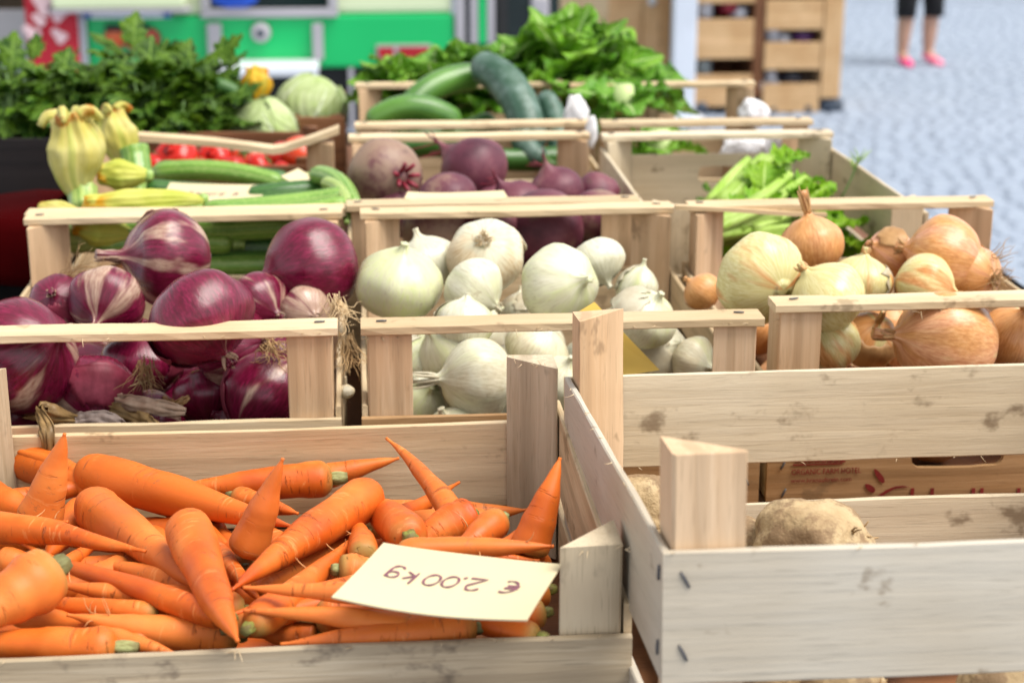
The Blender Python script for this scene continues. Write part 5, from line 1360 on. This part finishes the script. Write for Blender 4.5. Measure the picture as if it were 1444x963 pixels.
zu([(186, 205), (192, 230), (196, 262)], [1.86, 1.85, 1.83], .0165, 'zuc', 'short green zucchini standing behind the tall blossoms')
zu([(116, 262), (117, 278), (118, 300)], [1.76, 1.75, 1.73], .0155, 'zucp', 'pale striped baby zucchini under the tallest blossom')
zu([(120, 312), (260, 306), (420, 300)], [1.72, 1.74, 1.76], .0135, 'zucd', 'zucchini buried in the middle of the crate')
zu([(216, 236), (320, 246), (408, 252)], [1.96, 1.95, 1.94], .0105, 'zucd', 'slim dark zucchini at the very back against the tomatoes')
zu([(300, 300), (400, 300), (492, 286)], [1.652, 1.652, 1.652], .0095, 'zuc', 'slim green zucchini resting right on the near rail')
zu([(395, 262), (440, 256), (488, 256)], [1.86, 1.86, 1.87], .0105, 'zuc', 'light green zucchini beneath the small tilted card')
zu([(130, 346), (240, 342), (330, 344)], [1.655, 1.655, 1.655], .012, 'zuc', 'mid green zucchini low behind the topmost red onion')
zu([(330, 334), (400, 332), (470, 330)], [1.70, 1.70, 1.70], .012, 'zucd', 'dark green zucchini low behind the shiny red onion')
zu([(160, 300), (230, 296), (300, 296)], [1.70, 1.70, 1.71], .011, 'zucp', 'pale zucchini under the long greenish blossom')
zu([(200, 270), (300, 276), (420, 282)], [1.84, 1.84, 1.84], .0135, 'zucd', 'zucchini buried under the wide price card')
blossom(at_y(115, 280, 1.755), at_y(98, 160, 1.77), .0285, 'blos', 'tallest yellow squash blossom standing at the left of the crate')
blossom(at_y(182, 238, 1.86), at_y(152, 156, 1.88), .0215, 'blos', 'second upright yellow blossom with withered orange lip, behind the tallest')
blossom(at_y(208, 248, 1.80), at_y(138, 246, 1.79), .0165, 'blosg', 'pale green closed blossom lying behind the tallest one', top=False)
blossom(at_y(286, 282, 1.70), at_y(120, 290, 1.68), .0155, 'blosg', 'long greenish yellow blossom lying on the near rail', top=False)
blossom(at_y(120, 300, 1.68), at_y(54, 292, 1.67), .0085, 'blos', 'small withered blossom end at the left of the near rail', top=False)
blossom(at_y(185, 330, 1.65), at_y(104, 318, 1.65), .0165, 'blosg', 'green blossom drooping inside the left post below the rail', top=False)
price_card([at_y(240, 259, 1.80), at_y(381, 263, 1.80), at_y(362, 290, 1.74), at_y(226, 286, 1.74)], 'wide cream price card lying on the zucchini', writing=.0085, text=True)
price_card([at_y(420, 240, 1.86), at_y(478, 263, 1.83), at_y(452, 273, 1.79), at_y(396, 250, 1.82)], 'small cream card tilted over the zucchini at the right', text=False)

# ================================================================== tomatoes
bx = crate('brown wooden box of tomatoes behind the zucchini crate', -.345, -.060, 2.052, 2.30, TB, .118, [(.0, .11)], [(.0, .10)], wood=BROWN, postw=BROWN, rails=(False, False), name='tomato_box', leg=.022)
def tomato(px, py, rpx, y_, label, mat='tomato', cal=True):
    c = at_y(px, py, y_); r_ = rpx * depth(c) / F_PX; sd_ = random.uniform(0, 99)
    prof = [(math.sin(a) * .82, math.cos(a) ** .85) for a in np.linspace(-1.5, 1.35, 20)] + [(.74, .12), (.70, .03)]
    v, f = tube_data([(0, 0, z) for z, q in prof], [q for z, q in prof], 30, lambda i, ph, p: 1 + .03 * math.cos(5 * ph + sd_) * (1 if p.z > 0 else .3))
    o = mesh_obj('tomato', [Vector(q) * r_ for q in v], f, M[mat]); o.location = c; o.rotation_euler = (random.uniform(-1., 1.), random.uniform(-.6, .6), random.uniform(0, 6)); tag(o, label, 'tomato', 'tomatoes in the brown box')
    if cal:
        sp = []
        for k in range(5):
            a = 6.28 * k / 5; e = Vector((math.cos(a) * .5, math.sin(a) * .5, .86)); sp.append((bez((0, 0, .74), Vector((math.cos(a) * .25, math.sin(a) * .25, .92)), e, 5), [.05, .06, .05, .035, .01]))
        sp.append(([(0, 0, .72), (0, 0, .85), (.03, 0, .98)], [.05, .04, .045]))
        v, f = hair_tubes(sp, 6); mesh_obj('calyx', [Vector(q) * r_ for q in v], f, M['sepal'], o)
for a in ((248, 226, 33, 2.10, 'largest bright red tomato, at the left of the box'), (302, 226, 26, 2.12, 'red tomato second from the left under the rail'), (349, 224, 24, 2.13, 'red tomato below the crack of the rail', 'tomato2'),
          (396, 224, 26, 2.14, 'red tomato behind the two cards'), (425, 220, 30, 2.13, 'orange red tomato at the right beside the post', 'tomato2'), (218, 236, 22, 2.09, 'small red tomato by the green zucchini'), (280, 238, 18, 2.085, 'small tomato low between the two leftmost'),
          (330, 238, 19, 2.085, 'small tomato low below the middle of the rail'), (366, 236, 20, 2.09, 'pinkish tomato low under the crack'), (395, 244, 17, 2.08, 'small pinkish tomato just above the tilted card')):
    tomato(*a, cal=random.random() < .5)

# ================================================================== leaves: shared meshes
def leaf_mesh(name, L, W, ruffle, cup, droop, mat, nu=14, nv=16, shape=1.0, freq=5.0, seed=0):
    vs, fs, uv = [], [], []
    for j in range(nv + 1):
        v = j / nv; wv = W * (math.sin(math.pi * (v ** .75) * .92 + .05) ** .7) * (.28 + .72 * min(1, v * 2.2) ** shape)
        for i in range(nu + 1):
            u = i / nu * 2 - 1; e = abs(u)
            x = u * wv * (1 + .07 * math.sin(v * 17 + seed + (1 if u > 0 else 4)))
            z = cup * wv * u * u + ruffle * e ** 2 * (math.sin(v * freq * 2 * math.pi + seed + (0 if u > 0 else 2)) + .6 * nz((u * 3, v * 6, seed))) - droop * L * v * v + .004 * nz((u * 4 + seed, v * 9, 3.))
            y_ = v * L * (1 - .18 * e * e * v) + ruffle * .5 * e * e * math.sin(v * freq * 7 + seed)
            vs.append((x, y_, z)); uv.append((i / nu, v))
    for j in range(nv):
        for i in range(nu): a = j * (nu + 1) + i; fs.append((a, a + 1, a + nu + 2, a + nu + 1))
    me = bpy.data.meshes.new(name); me.from_pydata(vs, [], fs); me.polygons.foreach_set('use_smooth', [True] * len(fs)); ul = me.uv_layers.new(name='UVMap')
    li = np.zeros(len(me.loops), dtype=np.int32); me.loops.foreach_get('vertex_index', li); ul.data.foreach_set('uv', np.asarray(uv, dtype=np.float32)[li].ravel()); me.materials.append(M[mat]); return me
LET = [leaf_mesh('leaf', .135, .074, .016, .40, .28, 'lettuce', seed=s * 2.1, freq=4 + s) for s in range(4)]
BRO = [leaf_mesh('leaf', .15, .085, .010, .35, .35, 'lettuce2', seed=s * 3.3, freq=3 + s) for s in range(3)]
def lettuce(loc, n, size, label, meshes, el0=15, el1=80, cat='lettuce', lean=(0, 0), seed=1, az0=0., az1=6.283):
    rn = random.Random(seed); t = empty('lettuce', loc, label, cat, 'leafy heads behind the cucumbers', (lean[0], lean[1], 0))
    v, f = tube_data([(0, 0, -.012), (0, 0, .0), (0, 0, .03)], [.012, .018, .012], 12); mesh_obj('core', v, f, M['stalk'], t, uvs=[(.5, .5)] * len(v))
    for k in range(n):
        q = k / max(1, n - 1); az = az0 + (az1 - az0) * ((k * .381966) % 1.) + rn.uniform(-.2, .2); el = R(el0 + (el1 - el0) * q ** 1.1 + rn.uniform(-7, 7)); s = size * (1.05 - .3 * q) * rn.uniform(.85, 1.1)
        o = link('leaf', meshes[k % len(meshes)], t); o.scale = (s, s, s)
        o.rotation_mode = 'XYZ'; m_ = Matrix.Rotation(az, 3, 'Z') @ Matrix.Rotation(el, 3, 'X') @ Matrix.Rotation(rn.uniform(-.3, .3), 3, 'Y'); o.rotation_euler = m_.to_euler()
        o.location = m_ @ Vector((0, .008, 0))
    return t
lettuce(at_y(800, 128, 2.50), 19, 1.1, 'biggest bright green lettuce head rising behind the cucumber crate', LET, 5, 85, lean=(R(10), 0), seed=3)
lettuce(at_y(840, 140, 2.52), 15, .95, 'bright lettuce with leaves hanging into the half-empty crate', BRO, -5, 80, seed=5)
lettuce(at_y(705, 140, 2.52), 16, .92, 'mid green lettuce in the middle behind the bluish cucumber', BRO, 5, 80, seed=8)
lettuce(at_y(650, 125, 2.54), 18, .62, 'small upright lettuce left of the bluish cucumber', LET, 10, 85, seed=9)
lettuce(at_y(565, 138, 2.48), 18, .60, 'pale veined lettuce at the left rear corner of the cucumber crate', LET, 0, 80, seed=10)
lettuce(at_y(612, 138, 2.50), 14, .60, 'lettuce with a curled shiny leaf beside the pale veined one', BRO, 5, 75, seed=11)
lettuce(at_y(880, 150, 2.33), 9, .60, 'loose lettuce leaves lying in the back of the half-empty crate', BRO, -10, 40, seed=12)
lettuce(at_y(930, 215, 2.20), 7, .5, 'light green lettuce trimmings low in the half-empty crate', LET, 0, 40, seed=13)
# the crate that carries the lettuces
crate('crate holding the lettuces at the far end of the stall', .02, .46, 2.445, 2.72, TB, .10, [(.0, .085)], [(.0, .085)], name='lettuce_crate', rails=(False, False), leg=.026)

# ================================================================== cucumbers
CG = 'large cucumbers in their crate'
def cu(p, yy, r, mat, label, **k): fruit_tube([at_y(x, y_, w_) for (x, y_), w_ in zip(p, yy)], r, mat, 'cucumber', label, 'cucumber', CG, ribs=7, rb=.03, **k)
cu([(668, 92), (722, 128), (752, 215)], [2.30, 2.24, 2.16], .0235, 'cucb', 'large bluish cucumber with white bloom leaning across the pile', stem=True, prof=lambda s: .86 + .2 * math.sin(s * 3.1))
cu([(676, 108), (615, 122), (574, 158)], [2.33, 2.30, 2.27], .0200, 'cucl', 'curved light green cucumber behind the bluish one')
cu([(648, 178), (580, 152), (520, 178)], [2.20, 2.19, 2.19], .0180, 'cucl', 'dark green arched cucumber at the left of the pile')
cu([(762, 135), (784, 175), (786, 232)], [2.25, 2.21, 2.15], .0165, 'cucb', 'greyish green cucumber at the right end of the pile')
cu([(742, 175), (740, 205), (768, 228)], [2.16, 2.14, 2.12], .017, 'cucb', 'dull cucumber low beneath the bluish one')
cu([(536, 198), (545, 208), (556, 232)], [2.12, 2.12, 2.10], .012, 'cucl', 'small light cucumber end below the rail at the left')
cu([(690, 208), (610, 204), (560, 212)], [2.18, 2.18, 2.18], .018, 'cuc', 'cucumber in deep shade at the bottom of the pile')
cu([(700, 170), (640, 190), (570, 186)], [2.28, 2.26, 2.25], .018, 'cuc', 'dark cucumber in the hollow behind the arched one')
cu([(800, 222), (740, 226), (690, 224)], [2.14, 2.13, 2.12], .016, 'cuc', 'cucumber lying lowest along the near end board')

# ================================================================== cabbages and their box
crate('dark brown wooden box with cabbages left of the cucumber crate', -.114, -.030, 2.41, 2.66, TB, .112, [(.0, .110)], [(.0, .10)], wood=BROWN, postw=BROWN, rails=(False, False), name='cabbage_box', leg=.016)
def cabbage(loc, r, label, dirv, seed=0, point=1.0):
    t = empty('cabbage', loc, label, 'cabbage', 'cabbages at the back of the stall'); t.rotation_euler = Vector(dirv).to_track_quat('Z', 'Y').to_euler()
    prof = [(math.sin(a), math.cos(a)) for a in np.linspace(-1.5, 1.5, 22)]
    v, f = tube_data([(0, 0, r * z * (1 if z < 0 else point)) for z, q in prof], [r * q * .95 for z, q in prof], 30, lambda i, ph, p: 1 + .04 * nz((math.cos(ph) * 2 + seed, math.sin(ph) * 2, p.z / r * 2)))
    mesh_obj('heart', v, f, M['cabbage'], t, uvs=[(k / 30, i / 21) for i in range(22) for k in range(30)])
    for k in range(6):
        ph0 = k * 1.05 + seed; nu, nv = 14, 14; vs, fs, uv = [], [], []
        for j in range(nv + 1):
            for i in range(nu + 1):
                u, v_ = i / nu * 2 - 1, j / nv; a = -1.35 + v_ * (2.5 - .12 * (k % 3)) ; wdt = 1.05 * math.sin(math.pi * min(1, v_ * .85 + .12)) ** .6
                ph = ph0 + u * wdt; rr = r * (1.0 + .02 * k) + r * .018 * abs(u) ** 2 * (1 + math.sin(v_ * 20 + k)) + r * .008 * math.sin(u * 11) * v_ + (.03 * r * (v_ - .85) / .15 if v_ > .85 else 0)
                z = math.sin(a); vs.append((rr * math.cos(a) * math.cos(ph), rr * math.cos(a) * math.sin(ph), rr * z * (1 if z < 0 else point))); uv.append((i / nu, v_))
        for j in range(nv):
            for i in range(nu): b = j * (nu + 1) + i; fs.append((b, b + 1, b + nu + 2, b + nu + 1))
        mesh_obj('leaf', vs, fs, M['cabbage'], t, uvs=uv)
    return t
p = at_y(436, 158, 2.53); cabbage(p, .053, 'pale green cabbage with pointed tip to the right, on the dark brown box', (.45, .1, .8), 1., 1.05)
p = at_y(372, 186, 2.40); cabbage(p, .046, 'round pale cabbage cut flat on the right side, behind the tomatoes', (-.3, -.2, .9), 4.)
blossom(at_y(362, 145, 2.45), at_y(364, 96, 2.47), .0225, 'bloso', 'orange pumpkin blossom standing between parsley and cabbages', group='squash blossoms at the back', top=False)
fruit_tube([at_y(x, y_, 2.42) for x, y_ in ((300, 118), (336, 134), (352, 160))], .010, 'zucd', 'zucchini', 'dark zucchini with withered flower sticking out beside the parsley', 'zucchini', 'zucchini at the back')
crate('small pale wooden crate behind the parsley and cabbages', -.245, -.160, 2.42, 2.60, TB, .11, [(.0, .09)], [(.0, .09)], rails=(False, False), name='small_crate', leg=.016)

# ================================================================== parsley bunches in brown boxes
def frond_mesh(name, size, mat, seed, n_leaf=5):
    rn = random.Random(seed); vs, fs, uv = [], [], []
    def leaflet(o_, ang, s, tiltz):
        pts = []; lob = 3
        for i in range(25):
            t = i / 24; a = (t - .5) * 4.9
            rr = s * (.55 + .30 * abs(math.cos(a * 1.28)) + .10 * math.cos(a * 7.7)) * (1.15 - .16 * abs(a))
            pts.append((rr * math.sin(a), rr * math.cos(a)))
        b = len(vs); ca, sa = math.cos(ang), math.sin(ang)
        def put(x, y_, bend):
            X, Y = x * ca + y_ * sa, -x * sa + y_ * ca; vs.append((o_[0] + X, o_[1] + Y, o_[2] + tiltz * y_ + bend)); uv.append((.5 + x / s * .4, max(0, min(1, y_ / s * .8 + .1))))
        put(0, 0, 0)
        for x, y_ in pts: put(x * .55, y_ * .55, s * .10 * nz((x / s * 2, y_ / s * 2, seed)))
        for x, y_ in pts: put(x, y_, s * .28 * nz((x / s * 3, y_ / s * 3, seed + 5)) - s * .15)
        m_ = len(pts)
        for i in range(m_ - 1):
            fs.append((b, b + 1 + i, b + 2 + i)); fs.append((b + 1 + i, b + 1 + m_ + i, b + 2 + m_ + i, b + 2 + i))
    L = size; v, f = tube_data([(0, 0, 0), (0, L * .5, .04 * L), (0, L * .85, 0)], [.0018, .0014, .0009], 5); b = len(vs); vs += [tuple(q) for q in v]; uv += [(.5, .5)] * len(v); fs += [tuple(b + i for i in q) for q in f]
    leaflet((0, L * .80, 0), 0, L * .36, rn.uniform(-.3, .3))
    for s in (-1, 1):
        leaflet((0, L * .66, .01 * L), s * 1.05, L * .33, rn.uniform(-.4, .3))
        if n_leaf > 3: leaflet((0, L * .44, .02 * L), s * 1.25, L * .26, rn.uniform(-.4, .3))
    me = bpy.data.meshes.new(name); me.from_pydata(vs, [], fs); me.polygons.foreach_set('use_smooth', [True] * len(fs)); ul = me.uv_layers.new(name='UVMap')
    li = np.zeros(len(me.loops), dtype=np.int32); me.loops.foreach_get('vertex_index', li); ul.data.foreach_set('uv', np.asarray(uv, dtype=np.float32)[li].ravel()); me.materials.append(M[mat]); return me
PAR = [frond_mesh('frond', .084, 'parsley', s) for s in range(5)]
def bunch(loc, n, rad, hgt, size, meshes, label, cat, group, seed, name, stalk='parsley', side=1.):
    rn = random.Random(seed); t = empty(name, loc, label, cat, group); sp = []
    for k in range(n):
        az = k * 2.39996; q = math.sqrt((k + .5) / n); el = R(48 - 68 * q * side + rn.uniform(-16, 12)); m_ = Matrix.Rotation(az, 3, 'Z') @ Matrix.Rotation(el, 3, 'X') @ Matrix.Rotation(rn.uniform(-.6, .6), 3, 'Y')
        o = link('frond', meshes[k % len(meshes)], t); s = size * rn.uniform(.75, 1.15); o.scale = (s, s, s); o.rotation_euler = m_.to_euler()
        o.location = (rad * q * -math.sin(az) * rn.uniform(.3, 1.), rad * q * math.cos(az) * rn.uniform(.3, 1.), hgt * (1 - .75 * q * q) * rn.uniform(.35, 1.))
        sp.append(([(0, 0, -.05), Vector(o.location)], [.0022, .0016]))
    v, f = hair_tubes(sp, 5); mesh_obj('stalks', v, f, M['stalk' if stalk == 'stalk' else 'sepal'], t, uvs=[(.5, .5)] * len(v))['kind'] = 'stuff' 
    return t
PG = 'leafy celery bunches at the left rear'
for i, (px, py, y_, n, lab) in enumerate(((18, 128, 2.40, 40, 'dark leafy bunch at the left edge under the red banner'), (92, 132, 2.44, 40, 'dark leafy bunch with deep shade in it, second from the left edge'),
        (150, 128, 2.50, 34, 'dark leafy bunch behind the two tall squash blossoms'), (212, 128, 2.42, 44, 'bushy leafy bunch above the brown wooden box'),
        (268, 118, 2.46, 44, 'tallest leafy bunch in front of the van, with a reddish tip'), (292, 152, 2.40, 28, 'leafy bunch next to the orange pumpkin blossom'),
        (50, 110, 2.56, 34, 'leafy bunch at the back of the left corner'), (190, 96, 2.58, 34, 'leafy bunch behind in line with the red lamps of the van'), (245, 165, 2.36, 22, 'leaves drooping over the front of the brown wooden box'))):
    bunch(at_y(px, py + 34, y_), int(n * 1.2), .055, .060, .78 if n > 30 else .7, PAR, lab, 'leafy bunch', PG, 20 + i, 'leafy_bunch', side=1.05)
crate('brown wooden box full of dark leafy bunches', -.345, -.250, 2.34, 2.66, TB, .10, [(.0, .094)], [(.0, .09)], wood=BROWN, postw=BROWN, rails=(False, False), name='leaf_box', leg=.016)
crate('box of leafy bunches, coloured near-black as shade, at the far left of the stall', -.56, -.365, 2.30, 2.66, TB - .02, .13, [(.0, .125)], [(.0, .12)], wood=SHADEW, postw=SHADEW, rails=(False, False), name='leaf_box', leg=.016)  # near-black wood colour imitates the shade under the greens
# dark stand below the far-left boxes
st = empty('back_stand', (-.16, 2.82, 0), 'dark cloth covered stand behind the far crates', 'table')
box_obj('stand_top', -.42, .62, -.01, .22, .9, TB - .022, M['dark'], st, .005)
box_obj('skirt', -.41, .61, 0, .21, .0, .899, M['dark'], st)

# ================================================================== celery
CELF = [leaf_mesh('frond', .050, .026, .007, .3, .3, 'celery_leaf', nu=10, nv=12, freq=4 + s, seed=50 + s) for s in range(3)]
def celery(p0, p1, n, label, r=.008, leaves=6, seed=0):
    p0, p1 = Vector(p0), Vector(p1); t = empty('celery', p0, label, 'celery', 'celery in its crate'); d = p1 - p0; L = d.length; a = d.normalized().orthogonal().normalized(); b = d.normalized().cross(a); rn = random.Random(seed)
    for k in range(n):
        ang = k * 2.4; off = (a * math.cos(ang) + b * math.sin(ang)) * r * 1.1 * math.sqrt(k / n + .1); spread = (a * math.cos(ang) + b * math.sin(ang)) * L * .16 * rn.uniform(.4, 1.)
        e = d * rn.uniform(.85, 1.05) + off + spread; m_ = d * .5 + off * 1.8; pts = bez(off, m_, e, 12)
        # U-shaped ribbed stalk
        v, f = tube_data(pts, [r * (.95 - .45 * i / 11) for i in range(12)], 14, lambda i, ph, q: (1. - .55 * max(0, math.cos(ph - ang)) ** 2) * (1 + .06 * math.cos(9 * ph)))
        mesh_obj('stalk', v, f, M['stalk'], t, uvs=[(.5 + .3 * math.sin(q / 14 * 6.28), i / 11) for i in range(12) for q in range(14)])
        if k < leaves:
            for w_ in range(2):
                o = link('frond', CELF[(k + w_) % 3], t); o.location = pts[10 - 2 * w_]; s = rn.uniform(.7, 1.1); o.scale = (s, s, s)
                o.rotation_euler = (d.normalized() + spread.normalized() * rn.uniform(.2, 1.) + Vector((rn.uniform(-.4, .4), rn.uniform(-.4, .4), 0))).to_track_quat('Y', 'Z').to_euler()
    return t
celery(at_y(1012, 300, 1.74), at_y(1086, 236, 1.84), 9, 'celery head with thick cut stalks raised toward the back right', .0125, 2, 1)
celery(at_y(1030, 318, 1.68), at_y(1112, 268, 1.78), 7, 'celery head with yellow green leaves lying right of the raised one', .009, 3, 2)
celery(at_y(1000, 325, 1.66), at_y(1085, 298, 1.72), 7, 'celery with pale stalks seen under the near rail', .0095, 1, 3)
celery(at_y(1060, 330, 1.68), at_y(1140, 314, 1.74), 6, 'celery lying low in front with broad bright leaves', .008, 4, 4)
celery(at_y(1010, 335, 1.78), at_y(1090, 330, 1.90), 6, 'celery deep in the crate under the others', .008, 6, 5)
celery(at_y(1120, 335, 1.70), at_y(1178, 328, 1.78), 5, 'leafy celery tips at the right side slat', .006, 5, 6)
bunch(at_y(1000, 292, 1.88), 8, .02, .015, .3, PAR, 'dark green leaves beside the hand hole of the celery crate', 'leafy bunch', 'dark leaves in the celery crate', 71, 'leafy_bunch')
# thin fennel sprig at the right
p0, p1 = at_y(1186, 280, 1.84), at_y(1212, 222, 1.86)
t = empty('fennel_sprig', p0, 'thin green sprig sticking up at the right of the celery crate', 'sprig'); sp = [(bez((0, 0, 0), (p1 - p0) * .5 + Vector((.003, 0, 0)), p1 - p0, 8), [.0011] * 8)]
v, f = hair_tubes(sp, 6); mesh_obj('stem', v, f, M['sepal'], t); sp = []
for k in range(12):
    b = (p1 - p0) * random.uniform(.6, 1.); e = b + Vector((random.uniform(-.012, .016), random.uniform(-.006, .006), random.uniform(.004, .016))); sp.append(([b, (b + e) / 2, e], [.0007, .0007, .0004]))
v, f = hair_tubes(sp, 5); mesh_obj('needles', v, f, M['zuc'], t)['kind'] = 'stuff'

# crumpled white papers
def crumple(px, py, y_, rx, rz, label, seed):
    bm = bmesh.new(); bmesh.ops.create_icosphere(bm, subdivisions=4, radius=1.)
    for v in bm.verts:
        q = v.co.copy(); k = 1 + .22 * nz(q + Vector((seed, 0, 0)), 1.6) + .10 * abs(nz(q + Vector((seed, 3, 0)), 4.)); v.co = Vector((q.x * rx * k, q.y * rx * .7 * k, q.z * rz * k))
    me = bpy.data.meshes.new('paper'); bm.to_mesh(me); bm.free(); me.materials.append(M['paper']); o = link('crumpled_paper', me); o.location = at_y(px, py, y_); return tag(o, label, 'paper', 'white papers between the far crates')
crumple(1062, 160, 2.36, .022, .020, 'crumpled white paper at the right post of the half-empty crate', 1.)
crumple(812, 162, 2.14, .015, .024, 'white paper cone in the left corner of the half-empty crate', 5.)
crumple(834, 186, 2.045, .007, .020, 'narrow white paper between beetroot and celery crates', 9.)
crumple(1050, 212, 2.10, .030, .018, 'grey white paper lying in the half-empty crate', 12.)
crumple(1100, 212, 2.09, .022, .020, 'white paper below the right end of the celery rail', 15.)

# ================================================================== celeriac roots in the front-right crate
def celeriac(loc, r, label, seed, sq=.9):
    bm = bmesh.new(); bmesh.ops.create_icosphere(bm, subdivisions=5, radius=1.)
    for v in bm.verts:
        q = v.co.copy(); k = 1 + .20 * nz(q + Vector((seed, 0, 0)), 1.2) + .05 * nz(q + Vector((seed, 5, 0)), 3.5) + .02 * nz(q + Vector((seed, 9, 0)), 11.)
        v.co = Vector((q.x * k, q.y * k, q.z * k * sq)) * r
    me = bpy.data.meshes.new('celeriac'); bm.to_mesh(me); bm.free(); me.polygons.foreach_set('use_smooth', [True] * len(me.polygons)); me.materials.append(M['celeriac']); o = link('celeriac', me); o.location = loc; tag(o, label, 'celeriac', 'celeriac roots in the pale crate')
    sp = []; rn = random.Random(int(seed * 10))
    for k in range(60):
        a = rn.uniform(-.6, 1.3); p = Vector((math.cos(a) * rn.uniform(.7, .95), -.35 * rn.uniform(.2, 1.6), math.sin(a) * .55 * sq)) * r; d = Vector((rn.uniform(.1, .9), rn.uniform(-.9, .0), rn.uniform(-1., .3))).normalized(); pts = [p]
        for j in range(5): d = (d + Vector((rn.uniform(-1, 1), rn.uniform(-1, 1), rn.uniform(-1, 1))) * .5).normalized(); pts.append(pts[-1] + d * r * .09)
        sp.append((pts, [.034 * r * (1 - .14 * j) for j in range(6)]))
    v, f = hair_tubes(sp, 7); mesh_obj('rootlets', v, f, M['hair_d'], o)['kind'] = 'stuff'
    return o
def in_crate(px, py, ly):
    """point on the pixel's ray at the raised crate's own depth ly"""
    mi = mR.inverted(); o_ = mi @ (CAM - oR); d = mi @ ray(px, py); return CAM + ray(px, py) * ((ly - o_.y) / d.y)
celeriac(in_crate(1140, 778, -.02), .036, 'largest celeriac root with tangled rootlets, above the front board', 2.)
celeriac(in_crate(1050, 772, .02), .021, 'small earthy celeriac beside the front corner post', 5.)
celeriac(in_crate(910, 715, .115), .021, 'yellowish celeriac in the back left corner of the pale crate', 8., 1.15)
celeriac(in_crate(1190, 985, -.14), .024, 'celeriac seen through the slot under the front board', 11.)
celeriac(in_crate(1420, 975, -.14), .024, 'celeriac at the right end of the slot under the front board', 13.)
celeriac(in_crate(1330, 860, -.02), .026, 'celeriac hidden low behind the front board', 17.)
for lx, ly, r_, sd_, lab in ((-.15, .08, .030, 21., 'celeriac supporting the yellowish one in the back left corner'), (-.06, -.03, .034, 22., 'celeriac under the largest root in the pale crate'),
                             (-.02, .10, .022, 23., 'celeriac against the lower back slat of the pale crate'), (.08, -.12, .022, 24., 'celeriac low on the right of the pale crate behind the front boards'),
                             (-.12, -.08, .031, 25., 'celeriac low behind the front corner post'), (.15, .04, .025, 26., 'celeriac in the right rear of the pale crate')):
    celeriac(oR + mR @ Vector((lx, ly, .006 + r_ * .86)), r_, lab, sd_)
